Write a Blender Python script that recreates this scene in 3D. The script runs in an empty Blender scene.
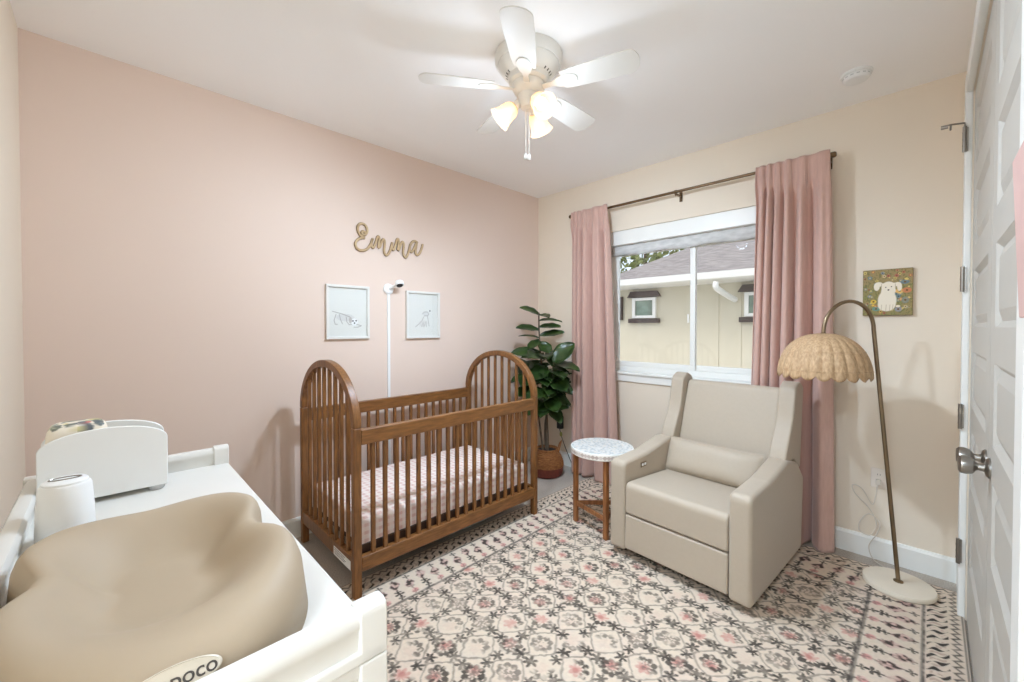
import bpy, math, random
import numpy as np
from mathutils import Vector, Matrix
random.seed(4); rng = np.random.default_rng(4)
S = bpy.context.scene
COL = S.collection
PI = math.pi
sin, cos = math.sin, math.cos

# ------------------------------------------------------------------ colour and materials
def lin1(c):
    c = c / 255.0
    return c / 12.92 if c <= .04045 else ((c + .055) / 1.055) ** 2.4
def lin(rgb): return tuple(lin1(c) for c in rgb)

def mat(name, rgb, rough=.5, metal=0, var=.05, vscale=8, bump=0, bscale=150, coat=0, sheen=0, stretch=None, rgb2=None):
    m = bpy.data.materials.new(name); m.use_nodes = True
    nt = m.node_tree; b = nt.nodes['Principled BSDF']
    b.inputs['Roughness'].default_value = rough; b.inputs['Metallic'].default_value = metal
    if coat: b.inputs['Coat Weight'].default_value = coat; b.inputs['Coat Roughness'].default_value = .05
    if sheen: b.inputs['Sheen Weight'].default_value = sheen
    c = lin(rgb)
    tc = nt.nodes.new('ShaderNodeTexCoord'); mp = nt.nodes.new('ShaderNodeMapping')
    nt.links.new(tc.outputs['Object'], mp.inputs['Vector'])
    if stretch: mp.inputs['Scale'].default_value = stretch
    n = nt.nodes.new('ShaderNodeTexNoise'); n.inputs['Scale'].default_value = vscale; n.inputs['Detail'].default_value = 4
    nt.links.new(mp.outputs[0], n.inputs['Vector'])
    r = nt.nodes.new('ShaderNodeValToRGB')
    lo = lin(rgb2) if rgb2 else tuple(x * (1 - var) for x in c)
    hi = c if rgb2 else tuple(min(1, x * (1 + var)) for x in c)
    r.color_ramp.elements[0].color = (*lo, 1); r.color_ramp.elements[1].color = (*hi, 1)
    r.color_ramp.elements[0].position = .3; r.color_ramp.elements[1].position = .7
    nt.links.new(n.outputs['Fac'], r.inputs[0]); nt.links.new(r.outputs[0], b.inputs['Base Color'])
    if bump:
        n2 = nt.nodes.new('ShaderNodeTexNoise'); n2.inputs['Scale'].default_value = bscale; n2.inputs['Detail'].default_value = 3
        nt.links.new(mp.outputs[0], n2.inputs['Vector'])
        bp = nt.nodes.new('ShaderNodeBump'); bp.inputs['Strength'].default_value = bump; bp.inputs['Distance'].default_value = .004
        nt.links.new(n2.outputs['Fac'], bp.inputs['Height']); nt.links.new(bp.outputs[0], b.inputs['Normal'])
    return m

def mat_attr(name, rough=.8, bump=0, bscale=300, coat=0):
    m = bpy.data.materials.new(name); m.use_nodes = True
    nt = m.node_tree; b = nt.nodes['Principled BSDF']; b.inputs['Roughness'].default_value = rough
    if coat: b.inputs['Coat Weight'].default_value = coat
    a = nt.nodes.new('ShaderNodeAttribute'); a.attribute_name = 'pattern'
    nt.links.new(a.outputs['Color'], b.inputs['Base Color'])
    if bump:
        n2 = nt.nodes.new('ShaderNodeTexNoise'); n2.inputs['Scale'].default_value = bscale
        tc = nt.nodes.new('ShaderNodeTexCoord'); nt.links.new(tc.outputs['Object'], n2.inputs['Vector'])
        bp = nt.nodes.new('ShaderNodeBump'); bp.inputs['Strength'].default_value = bump; bp.inputs['Distance'].default_value = .004
        nt.links.new(n2.outputs['Fac'], bp.inputs['Height']); nt.links.new(bp.outputs[0], b.inputs['Normal'])
    return m

def mat_glass(name, refl=1.0, tint=(1, 1, 1)):
    m = bpy.data.materials.new(name); m.use_nodes = True
    nt = m.node_tree; nt.nodes.clear()
    o = nt.nodes.new('ShaderNodeOutputMaterial'); t = nt.nodes.new('ShaderNodeBsdfTransparent'); g = nt.nodes.new('ShaderNodeBsdfGlossy')
    t.inputs[0].default_value = (*tint, 1); g.inputs['Roughness'].default_value = .02
    f = nt.nodes.new('ShaderNodeFresnel'); f.inputs[0].default_value = 1.45
    mx = nt.nodes.new('ShaderNodeMixShader')
    mu = nt.nodes.new('ShaderNodeMath'); mu.operation = 'MULTIPLY'; mu.inputs[1].default_value = refl
    nt.links.new(f.outputs[0], mu.inputs[0]); nt.links.new(mu.outputs[0], mx.inputs[0])
    nt.links.new(t.outputs[0], mx.inputs[1]); nt.links.new(g.outputs[0], mx.inputs[2]); nt.links.new(mx.outputs[0], o.inputs[0])
    return m

def mat_frosted(name, rgb):
    m = bpy.data.materials.new(name); m.use_nodes = True
    nt = m.node_tree; nt.nodes.clear()
    o = nt.nodes.new('ShaderNodeOutputMaterial')
    tr = nt.nodes.new('ShaderNodeBsdfTransparent'); tl = nt.nodes.new('ShaderNodeBsdfTranslucent'); df = nt.nodes.new('ShaderNodeBsdfDiffuse')
    c = (*lin(rgb), 1)
    for x in (tr, tl, df): x.inputs[0].default_value = c
    n = nt.nodes.new('ShaderNodeTexNoise'); n.inputs['Scale'].default_value = 30
    rr = nt.nodes.new('ShaderNodeMapRange'); rr.inputs[3].default_value = .3; rr.inputs[4].default_value = .6
    nt.links.new(n.outputs[0], rr.inputs[0])
    m1 = nt.nodes.new('ShaderNodeMixShader'); nt.links.new(rr.outputs[0], m1.inputs[0])
    nt.links.new(tl.outputs[0], m1.inputs[1]); nt.links.new(df.outputs[0], m1.inputs[2])
    m2 = nt.nodes.new('ShaderNodeMixShader'); m2.inputs[0].default_value = .4
    nt.links.new(m1.outputs[0], m2.inputs[1]); nt.links.new(tr.outputs[0], m2.inputs[2]); nt.links.new(m2.outputs[0], o.inputs[0])
    return m

def mat_emit(name, rgb, strength):
    m = bpy.data.materials.new(name); m.use_nodes = True
    b = m.node_tree.nodes['Principled BSDF']
    b.inputs['Base Color'].default_value = (*lin(rgb), 1)
    b.inputs['Emission Color'].default_value = (*lin(rgb), 1); b.inputs['Emission Strength'].default_value = strength
    return m

# ------------------------------------------------------------------ geometry collector
class G:
    def __init__(s): s.v = []; s.f = []
    def add(s, v, f):
        o = len(s.v); s.v += [tuple(p) for p in v]; s.f += [tuple(i + o for i in q) for q in f]; return s
    def box(s, a, b, M=None):
        x0, y0, z0 = a; x1, y1, z1 = b
        v = [(x0,y0,z0),(x1,y0,z0),(x1,y1,z0),(x0,y1,z0),(x0,y0,z1),(x1,y0,z1),(x1,y1,z1),(x0,y1,z1)]
        if M is not None: v = [M @ Vector(p) for p in v]
        return s.add(v, [(3,2,1,0),(4,5,6,7),(0,1,5,4),(1,2,6,5),(2,3,7,6),(3,0,4,7)])
    def extrude(s, poly, fn0, fn1):
        """poly: 2-D outline (counter-clockwise); fn0/fn1 map (a,b) to the two end faces"""
        n = len(poly)
        v = [fn0(*p) for p in poly] + [fn1(*p) for p in poly]
        f = [tuple(range(n))[::-1], tuple(range(n, 2*n))] + [(i, (i+1) % n, n + (i+1) % n, n + i) for i in range(n)]
        return s.add(v, f)
    def tube(s, pts, r, seg=10, caps=True, flat=None, closed=False):
        pts = [Vector(p) for p in pts]; n = len(pts)
        rs = r if isinstance(r, (list, tuple)) else [r] * n
        v = []; up = None
        for i, p in enumerate(pts):
            if closed: d = pts[(i+1) % n] - pts[i-1]
            else: d = pts[min(i+1, n-1)] - pts[max(i-1, 0)]
            d.normalize()
            if flat is not None:
                b = Vector(flat); a = d.cross(b)
                if a.length < 1e-6: a = d.orthogonal()
                a.normalize(); b = a.cross(d).normalized()
            else:
                if up is None: up = d.orthogonal().normalized()
                up = (up - d * up.dot(d))
                up = up.normalized() if up.length > 1e-6 else d.orthogonal().normalized()
                a = up; b = d.cross(a)
            for k in range(seg):
                t = 2*PI*k/seg
                ra, rb = rs[i] if isinstance(rs[i], tuple) else (rs[i], rs[i])
                v.append(p + a*cos(t)*ra + b*sin(t)*rb)
        f = []
        for i in range(n if closed else n-1):
            j = (i+1) % n
            for k in range(seg):
                f.append((i*seg+k, i*seg+(k+1) % seg, j*seg+(k+1) % seg, j*seg+k))
        if caps and not closed: f += [tuple(range(seg))[::-1], tuple(range((n-1)*seg, n*seg))]
        return s.add(v, f)
    def lathe(s, prof, seg=32, c=(0,0,0), M=None, close=True):
        v = []; n = len(prof)
        for r, z in prof:
            for k in range(seg):
                t = 2*PI*k/seg; p = Vector((r*cos(t), r*sin(t), z))
                if M is not None: p = M @ p
                v.append(p + Vector(c))
        f = [(i*seg+k, i*seg+(k+1) % seg, (i+1)*seg+(k+1) % seg, (i+1)*seg+k) for i in range(n-1) for k in range(seg)]
        if close: f += [tuple(range(seg))[::-1], tuple(range((n-1)*seg, n*seg))]
        return s.add(v, f)
    def grid(s, fn, nu, nv, wrap=False):
        v = [fn(i/(nu-1 if not wrap else nu), j/(nv-1)) for j in range(nv) for i in range(nu)]
        f = []
        for j in range(nv-1):
            for i in range(nu if wrap else nu-1):
                i2 = (i+1) % nu
                f.append((j*nu+i, j*nu+i2, (j+1)*nu+i2, (j+1)*nu+i))
        return s.add(v, f)
    def ellipsoid(s, c, r, e=1.0, nu=32, nv=18, M=None):
        def sp(w, e): return math.copysign(abs(w)**e, w)
        def fn(u, w):
            a = 2*PI*u; b = -PI/2 + PI*w
            p = Vector((r[0]*sp(cos(b), e)*sp(cos(a), e), r[1]*sp(cos(b), e)*sp(sin(a), e), r[2]*sp(sin(b), e)))
            if M is not None: p = M @ p
            return p + Vector(c)
        return s.grid(fn, nu, nv, True)
    def build(s, name, m, parent=None, loc=(0,0,0), bevel=0, seg=3, smooth=True, angle=40, solid=0, sub=0, rot=0):
        me = bpy.data.meshes.new(name); me.from_pydata(s.v, [], s.f); me.update()
        o = bpy.data.objects.new(name, me); COL.objects.link(o)
        o.location = loc; o.rotation_euler = (0, 0, rot)
        me.materials.append(m)
        if parent is not None: o.parent = parent
        if smooth:
            me.polygons.foreach_set('use_smooth', [True]*len(me.polygons)); me.set_sharp_from_angle(angle=math.radians(angle))
        if solid:
            q = o.modifiers.new('solid', 'SOLIDIFY'); q.thickness = solid; q.offset = 0
        if bevel:
            q = o.modifiers.new('bevel', 'BEVEL'); q.width = bevel; q.segments = seg; q.limit_method = 'ANGLE'; q.angle_limit = math.radians(30)
            q.harden_normals = False
            w = o.modifiers.new('wn', 'WEIGHTED_NORMAL'); w.keep_sharp = False
            me.attributes.remove(me.attributes['sharp_edge']) if 'sharp_edge' in me.attributes else None
        if sub:
            q = o.modifiers.new('sub', 'SUBSURF'); q.levels = sub; q.render_levels = sub
        return o

def tag(o, label, cat, group=None):
    o['label'] = label; o['category'] = cat
    if group: o['group'] = group
    return o
def thing(name, label, cat, loc=(0,0,0), rot=0, group=None):
    o = bpy.data.objects.new(name, None); COL.objects.link(o)
    o.location = loc; o.rotation_euler = (0, 0, rot); o.empty_display_size = .1
    return tag(o, label, cat, group)
def struct(o): o['kind'] = 'structure'; return o
def dup(o, parent=None):
    c = o.copy(); COL.objects.link(c)
    if parent is not None: c.parent = parent
    return c

def painted(name, nu, nv, fn_pos, colors, m, parent=None, loc=(0,0,0)):
    """a flat or curved sheet whose printed pattern is stored per point"""
    g = np.array([fn_pos(i/(nu-1), j/(nv-1)) for j in range(nv) for i in range(nu)], dtype=np.float32) if callable(fn_pos) else fn_pos
    idx = (np.arange(nv-1)[:, None]*nu + np.arange(nu-1)[None, :]).ravel()
    quads = np.stack([idx, idx+1, idx+nu+1, idx+nu], 1).astype(np.int32)
    me = bpy.data.meshes.new(name)
    me.vertices.add(len(g)); me.vertices.foreach_set('co', g.ravel())
    me.loops.add(quads.size); me.loops.foreach_set('vertex_index', quads.ravel())
    me.polygons.add(len(quads)); me.polygons.foreach_set('loop_start', np.arange(len(quads), dtype=np.int32)*4)
    me.update(calc_edges=True)
    a = me.color_attributes.new('pattern', 'FLOAT_COLOR', 'POINT')
    a.data.foreach_set('color', np.concatenate([colors.reshape(-1, 3), np.ones((len(g), 1))], 1).astype(np.float32).ravel())
    me.materials.append(m)
    o = bpy.data.objects.new(name, me); COL.objects.link(o); o.location = loc
    if parent is not None: o.parent = parent
    return o

def vnoise(x, y, seed=0, size=257):
    """value noise"""
    t = np.random.default_rng(seed).random((size, size))
    xi = np.floor(x).astype(int); yi = np.floor(y).astype(int); fx = x-xi; fy = y-yi
    fx = fx*fx*(3-2*fx); fy = fy*fy*(3-2*fy)
    A = t[yi % size, xi % size]; B = t[yi % size, (xi+1) % size]; C = t[(yi+1) % size, xi % size]; D = t[(yi+1) % size, (xi+1) % size]
    return (A*(1-fx)+B*fx)*(1-fy) + (C*(1-fx)+D*fx)*fy
def hash2(i, j, k=0): return (np.sin(i*127.1 + j*311.7 + k*74.7)*43758.5453) % 1.0
def blend(img, m, rgb):
    m = np.clip(m, 0, 1)[..., None]; img[:] = img*(1-m) + np.array(lin(rgb))*m

# ------------------------------------------------------------------ room dimensions (metres)
XL, XR, YB, YW, H = -2.881, .130, -.268, 3.227, 2.709

M = dict(
 pink = mat('pink_wall_paint', (222,202,188), .75, var=.012, vscale=1.2, bump=.05, bscale=220),
 cream = mat('cream_wall_paint', (230,218,200), .75, var=.012, vscale=1.2, bump=.05, bscale=220),
 ceil = mat('ceiling_paint', (248,247,246), .85, var=.01, vscale=1.2, bump=.06, bscale=160),
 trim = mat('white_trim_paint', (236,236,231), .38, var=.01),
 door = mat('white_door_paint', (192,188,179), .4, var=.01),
 carpet = mat('grey_carpet', (182,172,160), .95, var=.22, vscale=160, bump=.9, bscale=260),
 white = mat('white_lacquer', (220,218,212), .35, var=.01),
 plastic = mat('white_plastic', (233,234,233), .35, var=.01),
 wood = mat('walnut_wood', (138,92,47), .42, vscale=14, stretch=(6,6,.8), rgb2=(100,62,28)),
 woodh = mat('walnut_wood_long_grain', (138,92,47), .42, vscale=14, stretch=(6,.8,6), rgb2=(100,62,28)),
 darkwood = mat('dark_slat_wood', (64,42,28), .6, var=.2, vscale=20),
 tablewood = mat('acacia_wood', (168,112,66), .45, vscale=12, stretch=(5,5,.7), rgb2=(118,72,38)),
 fabric = mat('oatmeal_fabric', (178,164,145), .55, var=.015, vscale=60, bump=.08, bscale=700, sheen=.15),
 pad = mat('beige_foam', (174,157,134), .6, var=.015, vscale=5),
 brass = mat('aged_brass', (140,122,98), .32, metal=1, var=.1),
 bronze = mat('bronze_rod', (120,98,74), .38, metal=1, var=.15),
 steel = mat('satin_nickel', (158,153,146), .28, metal=1, var=.05),
 darksteel = mat('dark_steel', (84,80,76), .4, metal=1),
 velvet = mat('dusty_rose_velvet', (198,162,149), .85, vscale=90, stretch=(1,1,.15), var=.05, bump=.2, bscale=400, sheen=.35),
 rattan = mat('rattan', (204,172,134), .6, vscale=60, stretch=(2,2,.6), rgb2=(170,136,98), bump=.6, bscale=260),
 basket = mat('woven_basket', (178,120,66), .75, vscale=40, stretch=(1,1,4), rgb2=(120,70,34), bump=1, bscale=120),
 basketd = mat('red_brown_basket_base', (112,50,34), .7, var=.2, vscale=60, bump=.6, bscale=150),
 leaf = mat('fig_leaf', (58,84,34), .32, vscale=9, rgb2=(26,46,20), coat=.2),
 bark = mat('fig_bark', (98,84,68), .8, var=.25, vscale=40, bump=.5),
 soil = mat('dark_soil', (44,36,30), .95, var=.3, vscale=60, bump=1),
 black = mat('black_plastic', (24,24,25), .4),
 cordw = mat('clear_white_cord', (206,198,186), .4),
 stone = mat('cream_stone', (224,212,192), .5, var=.03, vscale=12),
 glass = mat_glass('clear_glass'),
 framglass = mat_glass('picture_glass', .6),
 frost = mat_frosted('frosted_glass', (250,234,212)),
 bulb = mat_emit('lit_bulb', (255,238,212), 1.3),
 sign = mat('light_sign_wood', (196,170,132), .6, vscale=20, rgb2=(176,148,110)),
 signd = mat('dark_sign_edge', (120,96,66), .6, var=.1),
 slot = mat('grey_plastic', (190,192,192), .5),
 stucco = mat('cream_stucco', (206,200,180), .9, var=.03, vscale=3, bump=.4, bscale=60),
 shingle = mat('grey_shingles', (168,161,156), .95, vscale=5, stretch=(1.2,9,9), rgb2=(118,112,110), bump=1, bscale=20),
 brown = mat('dark_brown_paint', (74,64,60), .7),
 winglass = mat('greenish_window_glass', (120,140,126), .12, var=.3, vscale=6),
 foliage = mat('tree_foliage', (120,128,78), .8, var=.4, vscale=4),
 grass = mat('lawn', (110,120,80), .95, var=.3, vscale=10),
 softgrey = mat('grey_shade_fabric', (190,190,188), .8, vscale=14, stretch=(1,1,3), rgb2=(214,214,212)),
 bounce_gravel = mat('pale_bounce_gravel', (206,200,190), .95, vscale=20, var=.1),  # ground made pale so it bounces daylight up to the ceiling
 binp = mat('grey_translucent_plastic', (176,182,182), .35, var=.05),
 badge = mat('badge_plate', (214,204,186), .4), ink = mat('dark_ink', (70,64,58), .5),
 paperw = mat('white_label_paper', (240,240,238), .6), canvas = mat('rose_canvas', (214,178,170), .8, var=.05, bump=.3, bscale=500),
 plate = mat('warm_white_plate', (226,216,204), .4),
)
PRINT = mat_attr('printed_paper', .7); RUGM = mat_attr('woven_wool', .95, bump=.8, bscale=420)
SHEET = mat_attr('printed_cotton', .9); PAINTED = mat_attr('painted_canvas', .75, bump=.5, bscale=350); MOSAIC = mat_attr('mosaic_inlay', .35)

# ------------------------------------------------------------------ room shell
struct(G().box((XL-.12, YB-.12, -.1), (XR+.22, YW+.16, 0)).build('floor', M['carpet'], smooth=False))
struct(G().box((XL-.12, YB-.12, H), (XR+.22, YW+.16, H+.1)).build('ceiling', M['ceil'], smooth=False))
struct(G().box((XL-.12, YB-.12, 0), (XL, YW+.16, H)).build('wall_left', M['pink'], smooth=False))
HX0, HX1, HZ = -.52, .05, 2.45                            # unseen doorway, added behind the camera to let fill light in
struct(G().box((XL, YB-.12, 0), (HX0, YB, H)).box((HX1, YB-.12, 0), (XR+.22, YB, H)).box((HX0, YB-.12, HZ), (HX1, YB, H)).build('wall_back', M['cream'], smooth=False))
WX0, WX1, WZ0, WZ1 = -2.06, -.60, .975, 2.215           # window opening
w = G()
w.box((XL, YW, 0), (WX0, YW+.16, H)).box((WX1, YW, 0), (XR+.22, YW+.16, H)).box((WX0, YW, 0), (WX1, YW+.16, WZ0)).box((WX0, YW, WZ1), (WX1, YW+.16, H))
struct(w.build('wall_far', M['cream'], smooth=False))
DY0, DY1, DZ = 1.14, 2.84, 2.45                          # closet opening
w = G()
w.box((XR, YB, 0), (XR+.06, DY0, H)).box((XR, DY1, 0), (XR+.06, YW, H)).box((XR, DY0, DZ), (XR+.06, DY1, H)).box((XR+.06, YB, 0), (XR+.2, YW, H))
struct(w.build('wall_right', M['cream'], smooth=False))
# baseboards: board with a small bevelled top
def skirting(name, a, b, inward):
    g = G(); (x0, y0), (x1, y1) = a, b; nx, ny = inward
    prof = [(0, 0), (.015, 0), (.015, .112), (.009, .128), (0, .129)]
    v = []
    for (x, y) in (a, b):
        for d, z in prof: v.append((x+nx*d, y+ny*d, z))
    n = len(prof)
    f = [tuple(range(n)), tuple(range(n, 2*n))[::-1]] + [(i, n+i, n+(i+1) % n, (i+1) % n) for i in range(n)]
    return struct(g.add(v, f).build(name, M['trim'], smooth=False))
skirting('baseboard_left', (XL, YB), (XL, YW), (1, 0))
skirting('baseboard_far', (XL+.015, YW), (XR, YW), (0, -1))
skirting('baseboard_back', (XL+.015, YB), (HX0, YB), (0, 1))
skirting('baseboard_right', (XR, YW-.015), (XR, DY1+.085), (-1, 0))
skirting('baseboard_right_near', (XR, YB+.015), (XR, DY0-.085), (-1, 0))
# closet casing
g = G()
for y0, y1 in ((DY0-.085, DY0), (DY1, DY1+.085)): g.box((.107, y0, 0), (XR, y1, DZ+.085))
g.box((.107, DY0, DZ), (XR, DY1, DZ+.085))
struct(g.build('trim_1', M['trim'], bevel=.003, seg=2))

# closet doors, one column of six panels each
def closet_door(name, y0, y1, hinge_y, knob_y):
    g = G(); xf = .136
    g.box((xf+.014, y0, .012), (XR+.058, y1, DZ-.006))
    st = .115; zs = [(.297+.357*k, .297+.357*k+.25) for k in range(6)]
    g.box((xf, y0, .012), (xf+.014, y0+st, DZ-.006)); g.box((xf, y1-st, .012), (xf+.014, y1, DZ-.006))
    prev = .012
    for a, b in zs + [(DZ-.006, 0)]:
        g.box((xf, y0+st, prev), (xf+.014, y1-st, a)); prev = b
    for a, b in zs:                                             # raised field of each panel with sloping sides
        m0, m1 = .018, .05
        o = [(y0+st, a), (y1-st, a), (y1-st, b), (y0+st, b)]
        i1 = [(y0+st+m0, a+m0), (y1-st-m0, a+m0), (y1-st-m0, b-m0), (y0+st+m0, b-m0)]
        i2 = [(y0+st+m1, a+m1), (y1-st-m1, a+m1), (y1-st-m1, b-m1), (y0+st+m1, b-m1)]
        v = [(xf, y, z) for y, z in o] + [(xf+.0135, y, z) for y, z in i1] + [(xf+.003, y, z) for y, z in i2]
        g.add(v, [(k, k+4, (k+1) % 4+4, (k+1) % 4) for k in range(4)] + [(k+4, k+8, (k+1) % 4+8, (k+1) % 4+4) for k in range(4)] + [(11, 10, 9, 8)])
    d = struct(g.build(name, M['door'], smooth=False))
    d.data.flip_normals() if False else None
    for z in (.32, .952, 1.59, 2.235):
        h = G(); s = -1 if hinge_y > 2 else 1
        hx = .105 if hinge_y > 2 else .1255
        h.box((hx, hinge_y+s*.0005, z-.055), (hx+.0125, hinge_y+s*.004, z+.055))
        h.tube([(hx, hinge_y+s*.008, z-.058), (hx, hinge_y+s*.008, z+.058)], .0075, 10)
        for q in (-.03, 0, .03): h.tube([(hx, hinge_y+s*.008, z+q-.002), (hx, hinge_y+s*.008, z+q+.002)], .0085, 10)
        ho = h.build('hinge', M['steel'] if hinge_y > 2 else M['door'], d)
        if hinge_y > 2 and z > 2.2:
            k = G(); k.tube([(.105, hinge_y-.008, z+.06), (.105, hinge_y-.008, z+.075), (.06, hinge_y-.03, z+.075), (.045, hinge_y-.035, z+.072)], .004, 8)
            k.tube([(.06, hinge_y-.03, z+.075), (.06, hinge_y+.0, z+.06)], .004, 8)
            k.lathe([(0,-.012),(.009,-.012),(.009,.012),(0,.012)], 12, (.04, hinge_y-.04, z+.066), Matrix.Rotation(PI/2, 3, 'Y'))
            k.build('door_stop_pin', M['steel'], ho)
    kb = G(); R = Matrix.Rotation(-PI/2, 3, 'Y')
    kb.lathe([(0,0),(.031,0),(.031,.004),(.026,.009),(.013,.013),(.011,.026),(.014,.03),(.024,.036),(.0285,.05),(.0275,.062),(.02,.068),(0,.069)], 28, (.136, knob_y, .935), R)
    kb.build('door_knob', M['steel'], d)
    return d
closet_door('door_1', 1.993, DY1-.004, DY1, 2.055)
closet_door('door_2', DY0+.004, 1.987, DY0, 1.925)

# window: frame, sashes, glass, stool and apron
g = G(); y0, y1 = 3.30, 3.36
g.box((WX0, y0, WZ0), (WX1, y1, WZ0+.045)).box((WX0, y0, WZ1-.175), (WX1, y1, WZ1)).box((WX0, y0, WZ0+.045), (WX0+.045, y1, WZ1-.175)).box((WX1-.045, y0, WZ0+.045), (WX1, y1, WZ1-.175))
win = struct(g.build('window_1', M['trim'], bevel=.004, seg=2))
def sash(x0, x1, ya, yb):
    g = G(); z0, z1, t = WZ0+.045, WZ1-.175, .042
    g.box((x0, ya, z0), (x1, yb, z0+t)).box((x0, ya, z1-.04), (x1, yb, z1)).box((x0, ya, z0+t), (x0+t, yb, z1-.04)).box((x1-t, ya, z0+t), (x1, yb, z1-.04))
    s = g.build('window_sash', M['trim'], win, bevel=.004, seg=2)
    ym = (ya+yb)/2
    G().box((x0+t, ym-.002, z0+t), (x1-t, ym+.002, z1-.04)).build('window_pane', M['glass'], s, smooth=False)
sash(WX0+.045, -1.295, 3.302, 3.328); sash(-1.345, WX1-.045, 3.331, 3.357)
G().box((-1.352, 3.288, 1.4), (-1.34, 3.302, 1.47)).build('window_latch', M['trim'], win, bevel=.003)
struct(G().box((WX0-.03, YW-.028, WZ0-.02), (WX1+.03, YW+.075, WZ0+.002)).build('trim_2', M['trim'], bevel=.006))
struct(G().box((WX0-.015, YW-.014, WZ0-.082), (WX1+.015, YW, WZ0-.02)).build('trim_3', M['trim'], bevel=.004))
# shade rolled up at the window head
t = thing('roller_shade', 'white roller shade rolled up under the window head, grey fabric edge hanging', 'window shade', (-1.33, 3.262, 2.215))
G().box((-.71, -.03, -.125), (.71, .03, -.001)).build('cassette', M['trim'], t, bevel=.006)
G().grid(lambda u, v: (-.7+1.4*u, .012+.004*sin(u*40)*(1-v), -.215+.10*v+.006*sin(u*23)*(1-v)), 80, 4).build('shade_fabric', M['softgrey'], t, solid=.003)

# unseen hall, added so its lit walls send soft fill through the doorway
hy0, hx0, hx1 = -1.75, -1.1, .75
g = G().box((hx0-.1, hy0-.1, 0), (hx0, YB-.12, 2.6)).box((hx1, hy0-.1, 0), (hx1+.1, YB-.12, 2.6)).box((hx0, hy0-.1, 0), (hx1, hy0, 2.6))
struct(g.build('wall_fill_hall', M['ceil'], smooth=False))
struct(G().box((hx0-.1, hy0-.1, -.1), (hx1+.1, YB-.12, 0)).build('floor_fill_hall', M['stone'], smooth=False))
struct(G().box((hx0-.1, hy0-.1, 2.6), (hx1+.1, YB-.12, 2.7)).build('ceiling_fill_hall', M['ceil'], smooth=False))
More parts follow.
